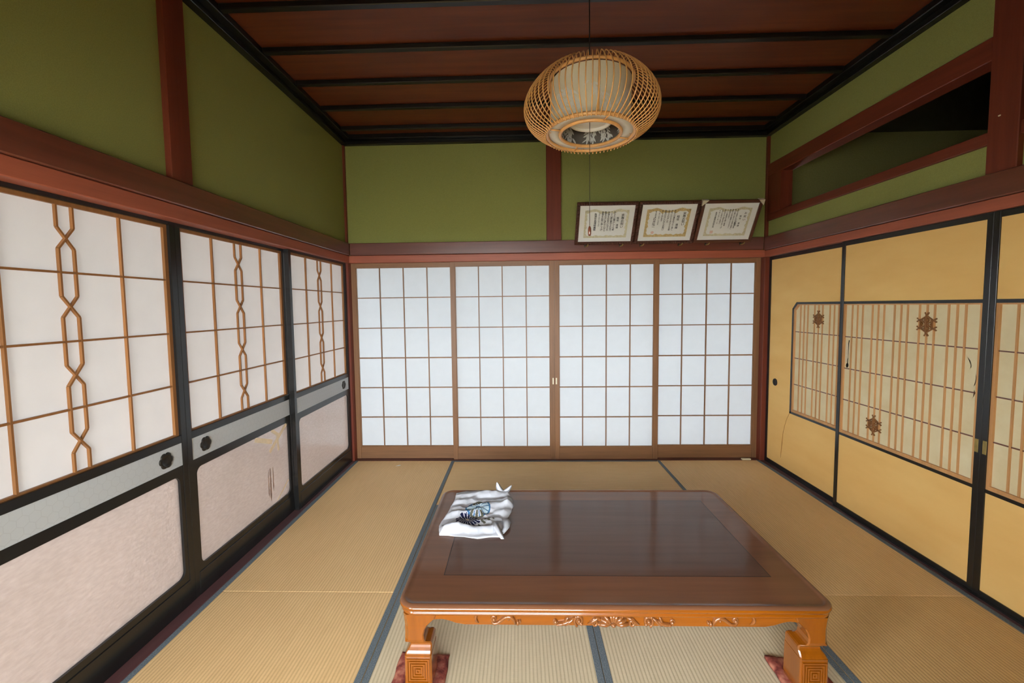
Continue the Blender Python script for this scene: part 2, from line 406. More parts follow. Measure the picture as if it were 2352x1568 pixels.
# green plaster walls
struct('wall_left', MB().box(-1.785, -1.90, F-.1, .0005, 1.7965, 2.95), M['plaster'], 'olive green plaster wall above the black framed left sliding doors', 'wall')
struct('wall_back', MB().box(-1.90, 1.90, .025, .12, 1.7965, 2.95), M['plaster'], 'olive green plaster wall above the white paper screens', 'wall')
rw = MB()
rw.box(1.785, 1.85, -1.735, .02, 1.789, 2.04).box(1.785, 1.85, -1.735, .02, 2.46, 2.95)
rw.box(1.785, 1.85, -3.62, -1.80, 1.789, 2.04).box(1.785, 1.85, -3.62, -1.80, 2.46, 2.95)
struct('wall_right', rw, M['plaster'], 'olive green plaster strips above and below the open transom on the right', 'wall')
# posts
def post(name, x0, x1, y0, y1, z0, z1, label, m='red_z'):
    return struct(name, MB().box(x0, x1, y0, y1, z0, z1, c=.003), M[m], label, 'post')
post('trim_1', -1.885, -1.768, .0, .117, -.0525, 2.95, 'red wooden corner post at the back left')
post('trim_2', 1.764, 1.884, .0, .117, -.0525, 2.95, 'red wooden corner post at the back right, beside the third certificate')
post('trim_3', -1.885, -1.760, -1.885, -1.765, 1.86, 2.95, 'thick red wooden post high on the left green wall')
post('trim_4', 1.760, 1.885, -1.835, -1.713, 1.86, 2.95, 'thick red wooden post beside the open transom on the right wall')
post('trim_5', -.061, .063, .0, .10, 1.86, 2.95, 'red wooden post in the middle of the back green wall')
# lintels and upper rails
struct('trim_6', MB().box(-1.755, -1.89, F, -.002, H0, H1-.001, c=.003), M['kamoi_y'], 'lighter red lintel above the left sliding doors', 'lintel')
struct('trim_7', MB().box(-1.742, -1.80, F, -.016, H1, H2, c=.004), M['nageshi_y'], 'dark red rail under the green left wall', 'wall rail')
struct('trim_8', MB().box(-1.767, 1.763, -.004, .115, H0, H1-.001, c=.003), M['kamoi_x'], 'lighter red lintel above the white paper screens', 'lintel')
struct('trim_9', MB().box(-1.7418, 1.7418, -.018, .03, H1, H2, c=.004), M['nageshi_x'], 'dark red rail below the framed certificates', 'wall rail')
struct('trim_10', MB().box(1.757, 1.89, F, -.002, H0, H1-.009, c=.003), M['kamoi_y'], 'lighter red lintel above the golden right doors', 'lintel')
struct('trim_11', MB().box(1.742, 1.80, F, -.019, H1-.008, H2-.005, c=.004), M['nageshi_y'], 'dark red rail along the right wall', 'wall rail')
# transom bars on the right wall
struct('trim_12', MB().box(1.766, 1.86, -1.712, -.001, 2.388, 2.49, c=.004), M['red_y'], 'upper red bar of the open transom on the right wall', 'transom bar')
struct('trim_13', MB().box(1.766, 1.86, -1.712, -.001, 2.030, 2.085, c=.004), M['red_y'], 'lower red bar of the open transom on the right wall', 'transom bar')
struct('trim_14', MB().box(1.768, 1.858, -.185, -.001, 2.0855, 2.3875), M['red_z'], 'wide red board closing the far end of the open transom', 'transom board')
struct('trim_15', MB().box(1.766, 1.86, -3.5, -1.836, 2.388, 2.49, c=.004).box(1.766, 1.86, -3.5, -1.836, 2.030, 2.085, c=.004), M['red_y'], 'red transom bars right of the thick right post', 'transom bar')
# sills
struct('trim_16', MB().box(-1.7615, -1.90, F, -.001, -.05, -.0005, c=.002), M['sill'], 'dark red sill under the left sliding doors', 'sill')
struct('trim_17', MB().box(1.7615, 1.90, F, -.001, -.05, -.0005, c=.002), M['sill'], 'dark red sill under the golden right doors', 'sill')
struct('trim_18', MB().box(-1.767, 1.763, .001, .13, -.05, -.0005, c=.002), M['sill_x'], 'dark red sill under the white paper screens', 'sill')
# ceiling
cr = thing('ceiling', 'dark red-brown board ceiling with black battens', 'ceiling', (0, -1.76, CZ), kind='structure')
part('boards', MB().box(-1.90, 1.90, F-.1, .12, CZ, CZ+.05), M['ceiling'], cr)
for k in range(10):
    y = -.205-.350*k
    part('batten', MB().box(-1.70, 1.70, y-.018, y+.018, CZ-.030, CZ-.0005, c=.004), M['ceilblack_x'], cr)
def edge_trim(name, axis, label):
    b = MB()
    if axis == 'l': b.box(-1.742, -1.79, F, -.019, 2.722, 2.752, c=.003).box(-1.700, -1.79, F, -.019, 2.7525, CZ-.001, c=.004)
    if axis == 'r': b.box(1.742, 1.79, F, -.019, 2.722, 2.752, c=.003).box(1.700, 1.79, F, -.019, 2.7525, CZ-.001, c=.004)
    if axis == 'b': b.box(-1.79, 1.79, -.018, .03, 2.722, 2.752, c=.003).box(-1.79, 1.79, -.060, .03, 2.7525, CZ-.001, c=.004)
    return struct(name, b, M['ceilblack_x' if axis == 'b' else 'ceilblack_y'], label, 'cornice')
edge_trim('trim_19', 'l', 'black stepped cornice along the left side of the ceiling')
edge_trim('trim_20', 'r', 'black stepped cornice along the right side of the ceiling')
edge_trim('trim_21', 'b', 'black stepped cornice along the back of the ceiling')

# ------------------------------------------------------------------ left sliding doors (black frame, screen above, glass below)
def arcs(u0, u1, w0, w1, r, n=6):
    """hole corner arcs, in the order of ringplate corners"""
    out = []
    for cu, cw, a0 in ((u1-r, w0+r, -PI/2), (u1-r, w1-r, 0), (u0+r, w1-r, PI/2), (u0+r, w0+r, PI)):
        out.append([(cu+r*math.cos(a0+PI/2*k/n), cw+r*math.sin(a0+PI/2*k/n)) for k in range(n+1)])
    return out
def rounded(u0, u1, w0, w1, r, n=6): return [p for a in arcs(u0, u1, w0, w1, r, n) for p in a]
def flower_loop(cu, cw, r, amp, lobes, n=72, ph=0):
    return [(cu+(r+amp*abs(math.cos(lobes*a/2+ph))**.7)*math.cos(a), cw+(r+amp*abs(math.cos(lobes*a/2+ph))**.7)*math.sin(a)) for a in [2*PI*k/n for k in range(n)]]
def catch(parent, x, y, z, s, lobed=True):
    """recessed finger catch on a face at x, facing the s side (+1: towards +x)"""
    n = 72; b = MB()
    lo = flower_loop(y, z, .030 if lobed else .030, .006 if lobed else 0, 6, n)
    def circ(r): return [(y+r*math.cos(2*PI*k/n), z+r*math.sin(2*PI*k/n)) for k in range(n)]
    rings = [[(x, u, w) for u, w in lo], [(x+s*.004, y+(u-y)*.96, z+(w-z)*.96) for u, w in lo], [(x+s*.0055, u, w) for u, w in circ(.0255)],
             [(x+s*.0035, u, w) for u, w in circ(.0215)], [(x+s*.0015, u, w) for u, w in circ(.0195)], [(x+s*.0008, u, w) for u, w in circ(.012)]]
    b.loft(rings, smooth=True)
    return part('finger_catch', b, M['bronze'], parent)
def left_door(name, xf, y0, y1, label, catch_y=None, marks=False):
    r = thing(name, label, 'sliding door', (xf-.015, (y0+y1)/2, .0), kind='structure')
    xb = xf-.030; st = .029
    fr = MB()
    fr.box(xb, xf, y0, y0+st, -.0004, 1.7348, c=.0006).box(xb, xf, y1-st, y1, -.0004, 1.7348, c=.0006)
    fr.box(xb, xf-.001, y0+st, y1-st, 1.719, 1.7348).box(xb, xf-.001, y0+st, y1-st, .752, .786, c=.001)
    fr.ringplate((y0+st, y1-st, .11, .650), arcs(y0+.050, y1-.050, .138, .607, .032), 'x', xb+.004, xf-.002)
    fr.box(xb, xf+.002, y0+st, y1-st, -.0004, .1098, c=.0012)
    part('frame', fr, M['black_z'], r)
    xp = xf-.024                       # paper plane
    il = MB()
    for a, b_ in ((y0+st, y0+st+.018), (y1-st-.018, y1-st)): il.box(xp, xf-.012, a, b_, .786, 1.719)
    il.box(xp, xf-.012, y0+st+.018, y1-st-.018, 1.705, 1.719).box(xp, xf-.012, y0+st+.018, y1-st-.018, .786, .792)
    part('inner_frame', il, M['tan_z'], r)
    part('paper', MB().box(xp-.0016, xp-.0006, y0+st-.004, y1-st+.004, .782, 1.722), M['paper_left'], r)
    pa, pb = y0+st+.018, y1-st-.018; pw = (pb-pa)/4
    la = MB(); xd = xf-.013
    for z in (1.480, 1.2445, 1.0115): la.box(xp, xd-.001, pa, pb, z-.0036, z+.0036)
    for k in (1, 3): la.box(xp, xd, pa+pw*k-.0033, pa+pw*k+.0033, .792, 1.705)
    yc = pa+pw*2; dh = .0265; hw = .0031
    zs = [.792, .895, 1.127, 1.363, 1.596, 1.705]
    def slat(p, q, xo):
        (ya, za), (yb, zb) = p, q; L = math.hypot(yb-ya, zb-za); ny, nz = (zb-za)/L*hw, -(yb-ya)/L*hw
        la.prism([(ya+ny, za+nz), (yb+ny, zb+nz), (yb-ny, zb-nz), (ya-ny, za-nz)], 'x', xp, xd-xo)
    for s in (-1, 1):
        path = [(yc+s*dh, zs[0])]; sg = s
        for z in zs[1:-1]:
            path += [(yc+sg*dh, z-.036), (yc-sg*dh, z+.036)]; sg = -sg
        path.append((yc+sg*dh, zs[-1]))
        for i in range(len(path)-1): slat(path[i], path[i+1], 0 if s > 0 else .0012)
    part('lattice', la, M['tan_z'], r)
    part('patterned_band', MB().box(xf-.008, xf-.003, y0+st, y1-st, .650, .752), M['band'], r)
    g = part('glass', MB().box(xf-.017, xf-.013, y0+.040, y1-.040, .125, .620), M['glass'], r)
    if catch_y is not None: catch(r, xf-.003, catch_y, .702, 1)
    if marks:
        xt = xf-.0126
        tp = MB()
        def strip(p, q, w, dx):
            (ya, za), (yb, zb) = p, q; L = math.hypot(yb-ya, zb-za); ny, nz = (zb-za)/L*w/2, -(yb-ya)/L*w/2
            tp.prism([(ya+ny, za+nz), (yb+ny, zb+nz), (yb-ny, zb-nz), (ya-ny, za-nz)], 'x', xt+dx, xt+dx+.0004)
        strip((-1.30, .594), (-1.13, .53), .028, 0); strip((-.962, .600), (-1.16, .475), .024, .0005); strip((-1.135, .604), (-1.05, .545), .020, .001)
        strip((-1.075, .555), (-1.065, .455), .018, .0015); strip((-.965, .225), (-1.10, .145), .010, 0)
        dm = MB()
        for yy, za, zb, ww in ((-1.185, .36, .20, .006), (-1.165, .375, .17, .010), (-1.135, .37, .22, .007)):
            dm.prism([(yy-ww*.4, za), (yy+ww*.4, za), (yy+ww*.8, zb+.03), (yy, zb), (yy-ww*.8, zb+.03)], 'x', xt, xt+.0003)
        part('drip_stain', dm, M['drip'], g, off=Vector(r.location), label='faint brown drip stains')
        part('tape', tp, M['tape'], g, off=Vector(r.location), label='yellowed tape strips')
    return r
left_door('door_1', -1.820, -2.720, -1.8155, 'near left sliding door with latticed paper, blue-grey band and frosted glass', -1.934)
left_door('door_2', -1.820, -1.8145, -.905, 'middle left sliding door with yellowed tape on its frosted glass', -1.698, True)
left_door('door_3', -1.786, -.932, -.002, 'far left sliding door in front, next to the back left corner post', -.130)
left_door('door_12', -1.786, -3.515, -2.690, 'left sliding door nearest the viewer, at the picture edge')

# ------------------------------------------------------------------ back paper screens
def back_door(name, x0, x1, yf, label, pull=None):
    r = thing(name, label, 'paper sliding screen', ((x0+x1)/2, yf+.014, 0), kind='structure')
    yb = yf+.027; st = .038
    fr = MB()
    fr.box(x0, x0+st, yf, yb, -.0004, 1.7348, c=.0006).box(x1-st, x1, yf, yb, -.0004, 1.7348, c=.0006)
    part('stiles', fr, M['shoji_z'], r)
    part('rails', MB().box(x0+st, x1-st, yf+.001, yb, 1.700, 1.7348).box(x0+st, x1-st, yf+.0015, yb, -.0004, .108, c=.002), M['shoji_x'], r)
    a, b = x0+st, x1-st; la = MB(); yp = yf+.020
    zt, zb_ = 1.700, .108; dz = (zt-zb_)/6; dx = (b-a)/4
    for k in range(1, 6): la.box(a, b, yf+.006, yp, zt-dz*k-.004-.001*(k == 3), zt-dz*k+.004+.001*(k == 3))
    for k in range(1, 4): la.box(a+dx*k-.004, a+dx*k+.004, yf+.007, yp, zb_, zt)
    e = .006
    la.box(a, a+e, yf+.008, yp, zb_, zt).box(b-e, b, yf+.008, yp, zb_, zt).box(a+e, b-e, yf+.008, yp, zt-e, zt).box(a+e, b-e, yf+.008, yp, zb_, zb_+e)
    part('lattice', la, M['shoji_z'], r)
    part('paper', MB().box(a-.004, b+.004, yp+.0006, yp+.0016, zb_-.003, zt+.003), M['paper_back'], r)
    if pull is not None:
        part('pull_plate', MB().box(pull-.0055, pull+.0055, yf-.0012, yf-.0001, .666, .722, c=.0004), M['ivory'], r)
    return r
back_door('door_4', -1.7675, -.856, .0605, 'leftmost white paper screen on the back wall')
back_door('door_5', -.892, .0035, .030, 'second white paper screen from the left, left of the two ivory pulls', -.0105)
back_door('door_6', .0045, .896, .030, 'third white paper screen from the left, right of the two ivory pulls', .018)
back_door('door_7', .866, 1.7635, .0605, 'rightmost white paper screen on the back wall, above the pale stopper')

# ------------------------------------------------------------------ right golden sliding doors
def emblem(parent, x, y, z):
    """carved hexagon of radial slips with forked tips"""
    b = MB(); R = .040; xs0, xs1 = x-.0035, x+.004
    V = [(y+R*1.0*math.sin(PI/3*k), z+R*1.06*math.cos(PI/3*k)) for k in range(6)]
    def slip(p, q, w=.0042, x0=xs0, x1=xs1):
        (ya, za), (yb, zb) = p, q; L = math.hypot(yb-ya, zb-za); ny, nz = (zb-za)/L*w/2, -(yb-ya)/L*w/2
        b.prism([(ya+ny, za+nz), (yb+ny, zb+nz), (yb-ny, zb-nz), (ya-ny, za-nz)], 'x', x0, x1)
    for k in range(6):
        p, q = V[k], V[(k+1) % 6]
        slip(p, q, .0048)
        slip((y, z), p, .0046)
        c = ((y+p[0]+q[0])/3, (z+p[1]+q[1])/3)                    # leaf point of each triangle
        for e in ((y, z), p, q): slip(c, e, .0034)
        mid = ((p[0]+q[0])/2, (p[1]+q[1])/2)
        # forked tip at the vertex
        d = Vector((p[0]-y, p[1]-z)).normalized()
        if k in (0, 3): tip_dir = d
        else: tip_dir = Vector((1 if d.x > 0 else -1, 0))
        t0 = Vector(p); t1 = t0+tip_dir*.007; nrm = Vector((-tip_dir.y, tip_dir.x))
        slip(tuple(t0-tip_dir*.003), tuple(t1), .0075)
        for s in (-1, 1): slip(tuple(t1-tip_dir*.002+nrm*s*.001), tuple(t1+tip_dir*.011+nrm*s*.0095), .0055)
    b.box(xs0-.002, xs1, y-.0032, y+.0032, z-R*1.2, z+R*1.2)
    return part('hexagon_emblem', b, M['darkslip_z'], parent)
def right_lattice(r, xw, ya, yb, groups, skip=()):
    """window of a golden door: ya is the far (larger y) side"""
    yp = xw+.0150
    la = MB()
    for g in groups:
        for k, d in enumerate((.042, 0, -.040)):
            y = g+d
            if yb+.012 < y < ya-.012: la.box(xw+.0095, yp, y-.0040, y+.0040, .525, 1.332)
    part('upright_slats', la, M['lath_z'], r)
    lh = MB()
    for z in (1.129, .9265, .7235): lh.box(xw+.0105, yp, yb, ya, z-.0028, z+.0028)
    part('cross_slats', lh, M['knob'], r)
def right_door(name, xf, y0, y1, win, label, chamfer=False, groups=(), emblems=(), catch_y=None, plate=None, extras=None):
    """y0 < y1; win = (ya, yb) far and near limits of the window"""
    r = thing(name, label, 'sliding door', (xf+.012, (y0+y1)/2, 0), kind='structure')
    xb = xf+.024; st = .026; ya, yb = win
    fr = MB()
    fr.box(xf, xb, y0, y0+st, -.0004, 1.7348, c=.0006).box(xf, xb, y1-st, y1, -.0004, 1.7348, c=.0006)
    fr.box(xf+.001, xb, y0+st, y1-st, 1.706, 1.7348).box(xf+.001, xb, y0+st, y1-st, -.0004, .036)
    part('frame', fr, M['black_z'], r)
    pa = MB(); xp0, xp1 = xf+.006, xf+.012
    pa.box(xp0, xp1, y0+st, y1-st, 1.345, 1.706).box(xp0, xp1, y0+st, y1-st, .036, .497)
    if ya < y1-st-.02:
        pa.box(xp0, xp1, ya, y1-st, .497, 1.345)
        if chamfer:
            pa.prism([(ya, 1.345), (ya, 1.302), (ya-.048, 1.345)], 'x', xp0, xp1)
    part('golden_paper', pa, M['gold'], r)
    # window surround: black strip, then orange strip
    bs = MB(); xw = xf+.002; k = .016
    top_end = ya-.048 if chamfer else ya
    bs.box(xw, xp1, yb, top_end, 1.338, 1.354).box(xw, xp1, yb, ya, .490, .506)
    if ya < y1-st-.02: bs.box(xw, xp1, ya-k, ya, .490, 1.306 if chamfer else 1.354)
    if chamfer:
        bs.prism([(ya, 1.304), (ya-.048, 1.354), (ya-.055, 1.338), (ya-k, 1.298)], 'x', xw, xp1)
    part('black_surround', bs, M['black_z'], r)
    oi = MB(); inner = ya-k if ya < y1-st-.02 else ya
    oi.box(xw+.003, xp1+.003, yb, inner, .506, .524).box(xw+.003, xp1+.003, yb, inner-(.05 if chamfer else 0), 1.331, 1.338)
    oi.box(xw+.003, xp1+.003, inner-.014, inner, .524, 1.331 if not chamfer else 1.285).box(xw+.003, xp1+.003, yb, yb+.013, .524, 1.331)
    if chamfer: oi.prism([(inner, 1.298), (inner, 1.278), (inner-.055, 1.328), (inner-.041, 1.338)], 'x', xw+.003, xp1+.003)
    part('window_border', oi, M['lath_z'], r)
    part('cream_paper', MB().box(xf+.0152, xf+.0180, yb-.004, inner+.004, .500, 1.342), M['cream'], r)
    right_lattice(r, xf, inner, yb, groups)
    for ey, ez in emblems: emblem(r, xf+.0105, ey, ez)
    if catch_y is not None: catch(r, xf+.006, catch_y, .699, -1, False)
    if plate is not None:
        part('brass_plate', MB().box(xf-.0012, xf-.0001, plate-.0085, plate+.0085, .661, .722, c=.0004), M['brass'], r)
    if extras: extras(r, xf)
    return r
def stain(r, xf):
    pts = [(-.322, .492), (-.285, .43), (-.262, .37), (-.243, .30), (-.236, .22), (-.226, .14), (-.224, .10)]
    b = MB(); b.tube([(xf+.0058, y, z) for y, z in pts], .003, 6, rs=[.0022, .002, .0022, .0026, .0042, .003, .001])
    part('stain', b, M['stain'], r, label='thin brown stain')
    part('speck', MB().lathe([(0, 0), (.0035, .0005), (0, .001)], 10, center=(0, 0, 0)), M['stain'], r, off=Vector((0, 0, 0))).location = (-.0065, .22, .80)
def tear(r, xf):
    x = xf+.0155
    b = MB(); b.prism([(-.918, 1.108), (-.926, 1.108), (-.922, 1.085), (-.921, 1.05), (-.919, 1.0), (-.918, .965), (-.924, .950), (-.921, .938), (-.910, .930), (-.901, .940), (-.903, .955), (-.911, .962), (-.912, .985), (-.9165, 1.0), (-.9165, 1.06), (-.915, 1.085)][::-1], 'x', x-.0004, x+.0002)
    part('torn_hole', b, M['tear'], r, label='dark torn hole in the cream paper')
    c = MB(); c.prism([(-.898, 1.09), (-.9145, 1.085), (-.916, 1.06), (-.916, 1.0), (-.911, .985), (-.909, .965), (-.897, .97)][::-1], 'x', x-.0012, x-.0005)
    part('paper_flap', c, M['tearedge'], r, label='lifted edge of the torn paper')
    d = MB()
    d.prism([(-1.648, 1.09), (-1.662, 1.075), (-1.668, 1.05), (-1.664, 1.03), (-1.672, 1.045), (-1.666, 1.07)], 'x', x-.0003, x+.0002)
    d.prism([(-1.690, 1.02), (-1.698, .99), (-1.692, .965), (-1.684, .95), (-1.690, .97), (-1.693, .99)], 'x', x-.0003, x+.0002)
    d.prism([(-1.688, .94), (-1.696, .925), (-1.684, .90), (-1.688, .925)], 'x', x-.0003, x+.0002)
    part('scratches', d, M['stain'], r, label='small dark scratches')
G2 = (-.986, -1.141, -1.292, -1.444, -1.597)
right_door('door_8', 1.800, -.870, -.002, (-.322, -.844), 'golden sliding door in the back right corner, its window with one cut corner', True, (-.450, -.604, -.757), [(-.604, 1.231)], -.118, None, stain)
right_door('door_9', 1.778, -1.744, -.852, (-.878, -1.718), 'golden sliding door with two hexagon emblems and a torn paper hole', False, G2, [(-1.444, 1.231), (-1.141, .621)], None, -1.727, tear)
G3 = tuple(-3.490-g for g in G2)
right_door('door_10', 1.778, -2.636, -1.745, (-1.771, -2.610), 'golden sliding door cut off by the right picture edge', False, G3, [(-2.045, 1.231)], None, -1.762)
right_door('door_11', 1.800, -3.515, -2.615, (-2.66, -3.10), 'golden sliding door beyond the right picture edge', False, (-2.73, -2.89, -3.05))

# ------------------------------------------------------------------ rooms and garden around
struct('wall_front', MB().box(-1.90, -1.80, -3.74, F-.001, 0, 2.95).box(1.80, 1.90, -3.74, F-.001, 0, 2.95).box(-1.799, 1.799, -3.72, -3.63, 1.78, 2.95).box(.30, 1.799, -3.70, -3.64, 0, 1.7795), M['plaster'], 'wall over the wide opening where the viewer stands, with an added partition shading the front right', 'wall')  # right-hand partition is added, unseen, to keep daylight off the front right floor
adj = MB().box(1.95, 6.2, .025, .12, -.05, 2.95).box(6.2, 6.3, -3.75, .12, -.05, 2.95).box(1.9005, 6.2, -3.75, -3.65, 0, 2.95)
struct('wall_adjoining', adj, M['dim'], 'dim green wall of the next room, seen through the transom', 'wall')
struct('ceiling_adjoining', MB().box(1.86, 6.2, -3.65, .024, 2.74, 2.85), M['ceilblack_x'], 'black ceiling of the next room, seen through the transom', 'ceiling')
struct('wall_viewer', MB().box(1.80, 1.90, -5.5, -3.741, 0, 2.95).box(-1.90, -1.80, -5.5, -3.741, 0, .60).box(-1.90, -1.80, -5.5, -3.741, 1.80, 2.95).box(-1.90, -1.80, -5.5, -4.42, .6005, 1.7995).box(-1.799, 1.799, -5.5, -5.42, 1.78, 2.95).box(.25, 1.799, -5.5, -5.42, .7005, 1.7795).box(-1.799, 1.799, -5.5, -5.42, 0, .70), M['dim'], 'unseen walls behind the viewer, their garden openings shaped for the light', 'wall')  # sills and closed parts of the openings shaped to steer daylight into the room
struct('ceiling_viewer', MB().box(-1.90, 1.90, -5.5, F-.101, 2.80, 2.88), M['ceilblack_x'], 'dark ceiling of the room behind the viewer', 'ceiling')
struct('floor_veranda', MB().box(-3.0, -1.901, -5.5, 1.4, -.10, -.03), M['floorwood'], 'wooden veranda floor outside the left doors', 'floor')
struct('floor_veranda_back', MB().box(-1.90, 1.9, .131, 1.3, -.10, -.03), M['floorwood'], 'wooden veranda floor outside the paper screens', 'floor')
struct('roof_eave', MB().box(-3.0, -1.901, -5.5, 1.4, 2.25, 2.32).box(-1.90, 1.9, .121, 1.0, 2.25, 2.32), M['eave'], 'eave over the veranda outside the doors', 'eave')
struct('ground', MB().box(-40, 40, -40, 40, -.62, -.50), M['dirt'], 'pale garden gravel outside the house', 'ground')
struct('roof', MB().box(-3.0, 6.4, -5.9, 1.4, 2.96, 3.05), M['eave'], 'roof over the house', 'roof')

# ------------------------------------------------------------------ low table
TX0, TX1, TY0, TY1, TZ = -.727, .762, -2.318, -1.368, .330
tb = thing('low_table', 'large low dark-topped wooden table with carved orange apron in the room middle', 'table', ((TX0+TX1)/2, (TY0+TY1)/2, .012))
def rr_loop(inset, z, r=.062, n=10):
    rr = max(r-inset, .004)
    return [(u, w, z) for u, w in rounded(TX0+inset, TX1-inset, TY0+inset, TY1-inset, rr, n)]
b = MB()
prof = [(.034, .3296), (.024, .3298), (.0205, .3316), (.0165, .3326), (.0115, .3322), (.006, .3290), (.0025, .3255)]
n0 = len(rr_loop(0, 0)); b.loft([rr_loop(i, z) for i, z in prof], 0, True, False)
b.add(rr_loop(.034, .3296), [tuple(range(n0))], 0)
prof2 = [(.0025, .3255), (.0005, .3225), (.0, .3190), (.002, .3135), (.008, .3100), (.0105, .3075), (.0105, .3055), (.0075, .3035), (.0065, .2995), (.009, .2950), (.014, .2915), (.019, .2900)]
b.loft([rr_loop(i, z) for i, z in prof2], 1, True, False)
b.add(rr_loop(.019, .2900), [tuple(range(n0))[::-1]], 1)
part('tabletop', b, [M['tabletop'], M['orange_x']], tb)
IX0, IX1, IY0, IY1 = -.593, .634, -2.140, -1.503
part('center_panel', MB().box(IX0+.003, IX1-.003, IY0+.003, IY1-.003, .326, .33005), M['tablepanel'], tb)
g = MB()
for a in ((IX0, IX1, IY0, IY0+.003), (IX0, IX1, IY1-.003, IY1), (IX0, IX0+.003, IY0+.003, IY1-.003), (IX1-.003, IX1, IY0+.003, IY1-.003)): g.box(*a, .327, .32985)
for (x, y, sx, sy) in ((IX0, IY0, -1, -1), (IX1, IY0, 1, -1), (IX0, IY1, -1, 1), (IX1, IY1, 1, 1)): pass
part('panel_joint', g, M['groove'], tb)
# aprons: front and back
def apron(y0, y1):
    xl, xr = TX0+.108, TX1-.108
    pts = [(xl-.02, .2895), (xl-.02, .262)]
    for k in range(13):
        t_ = k/12; x = xl+t_*.125
        pts.append((x, .2635+.0065*math.sin(PI*min(1, t_*1.35))-.0125*max(0, (t_-.35)/.65)**1.2))
    pts.append((xl+.14, .2510)); 
    right = [(xl+xr-x, z) for x, z in pts][::-1]
    return MB().prism(pts+right, 'y', y0, y1)
part('apron', apron(TY0+.026, TY0+.046), M['orange_x'], tb)
part('apron', apron(TY1-.046, TY1-.026), M['orange_x'], tb)
for s, x in ((-1, TX0), (1, TX1)):
    yl, yr = TY0+.09, TY1-.09
    part('apron', MB().box(x-s*.026, x-s*.046, yl, yr, .252, .2895), M['orange_y'], tb)
# legs
def leg_bm(cx, cy, sx, sy):
    """cx,cy: table-top corner; sx,sy: inward directions"""
    P = [(.2897, .018, .135), (.272, .0195, .128), (.258, .0205, .113), (.245, .0215, .100), (.230, .0215, .092), (.212, .0215, .0875), (.197, .021, .089), (.188, .0225, .093),
         (.183, .028, .099), (.178, .0345, .108), (.173, .0370, .112), (.167, .0365, .1135), (.160, .0335, .1135), (.152, .0275, .1135), (.145, .0235, .1135), (.140, .0220, .1135), (.1395, .0205, .1145), (.030, .0195, .1155), (.014, .0215, .1130)]
    rings = []
    for z, o, i in P:
        c = .004
        q = [(o+c, o), (i-c, o), (i, o+c), (i, i-c), (i-c, i), (o+c, i), (o, i-c), (o, o+c)]
        if z > .19:                                             # rounded outer edge of the knee
            c2 = .013; q = [(o+c2, o), (i-c, o), (i, o+c), (i, i-c), (i-c, i), (o+c, i), (o, i-c), (o, o+c2)]
        rings.append([(cx+sx*a, cy+sy*w, z) for a, w in q])
    b = MB().loft(rings, 0, False)
    return b
def foot_carving(cx, cy, sx, sy):
    b = MB(); x0, x1 = cx+sx*.0275, cx+sx*.1085; z0, z1 = .040, .130; yf = cy+sy*.0203
    if x0 > x1: x0, x1 = x1, x0
    n = 5; mx_, mz = (x0+x1)/2, (z0+z1)/2
    for k in range(n):
        f0 = 1-k/n; f1 = f0-.13
        h0 = 0
        A = lambda f, y: [(mx_+(x0-mx_)*f, y, mz+(z0-mz)*f), (mx_+(x1-mx_)*f, y, mz+(z0-mz)*f), (mx_+(x1-mx_)*f, y, mz+(z1-mz)*f), (mx_+(x0-mx_)*f, y, mz+(z1-mz)*f)]
        b.loft([A(f0, yf+sy*.0015), A(f0-.015, yf-sy*.0045), A(f1+.01, yf-sy*.0045), A(f1-.03, yf+sy*.0010)], 0, False, k == n-1)
    return b
for (cx, cy, sx, sy) in ((TX0, TY0, 1, 1), (TX1, TY0, -1, 1), (TX0, TY1, 1, -1), (TX1, TY1, -1, -1)):
    lg = part('leg', leg_bm(cx, cy, sx, sy), M['orange_z'], tb)
    if sy > 0: part('foot_carving', foot_carving(cx, cy, sx, sy), M['orange_z'], lg, off=Vector(tb.location))
class CB(MB):
    def tube(s, pts, r, n=8, mi=0, closed=False, caps=True, rs=None, flat=None):
        return MB.tube(s, pts, r*1.45, n, mi, closed, caps, [q*1.45 for q in rs] if rs else None, flat)
    def ball(s, c, rx, ry, rz, mi=0, nu=12, nv=8, rot=0.0):
        return MB.ball(s, c, rx*1.25, ry*1.25, rz*1.25, mi, nu, nv, rot)
# apron carvings, in relief on the front face
AY = TY0+.026
def relief(b):
    b.v = [(x, AY+(y-AY)*1.7, .251+(z-.251)*1.24) for x, y, z in b.v]
    return part('carving', b, M['carve'], tb)
def spiral(cx, cz, r0, r1, a0, a1, n=26):
    return [(cx+(r0+(r1-r0)*k/n)*math.cos(a0+(a1-a0)*k/n), AY-.001, cz+(r0+(r1-r0)*k/n)*math.sin(a0+(a1-a0)*k/n)) for k in range(n+1)]
fx, fz = .016, .2535
b = CB()
for k in range(9):                                              # shell fan
    a = PI*(.03+.94*k/8); L = .050 if abs(k-4) > 3 else (.044 if abs(k-4) > 1 else .036)
    L2 = L*(1.0 if abs(math.cos(a)) > .5 else .92)
    tip = (fx+math.cos(a)*L2, fz+abs(math.sin(a))*.034+.002)
    b.tube([(fx+math.cos(a)*.006, AY-.0005, fz+.002), ((fx+tip[0])/2, AY-.003, (fz+tip[1])/2+.001), (tip[0], AY-.0025, tip[1])], .003, 8, rs=[.0015, .0042, .0036])
    b.ball((tip[0], AY-.002, tip[1]), .0042, .004, .0036)
b.ball((fx, AY-.001, fz+.002), .008, .006, .005)
for s in (-1, 1):
    b.tube(spiral(fx+s*.062, .262, .011, .003, PI/2 if s > 0 else PI/2, (PI/2-s*2.6*PI)), .003, 8)
    b.tube([(fx+s*.045, AY-.001, .276), (fx+s*.058, AY-.002, .274), (fx+s*.074, AY-.002, .264), (fx+s*.088, AY-.001, .2565)], .003, 8, rs=[.002, .0035, .003, .0012])
relief(b)
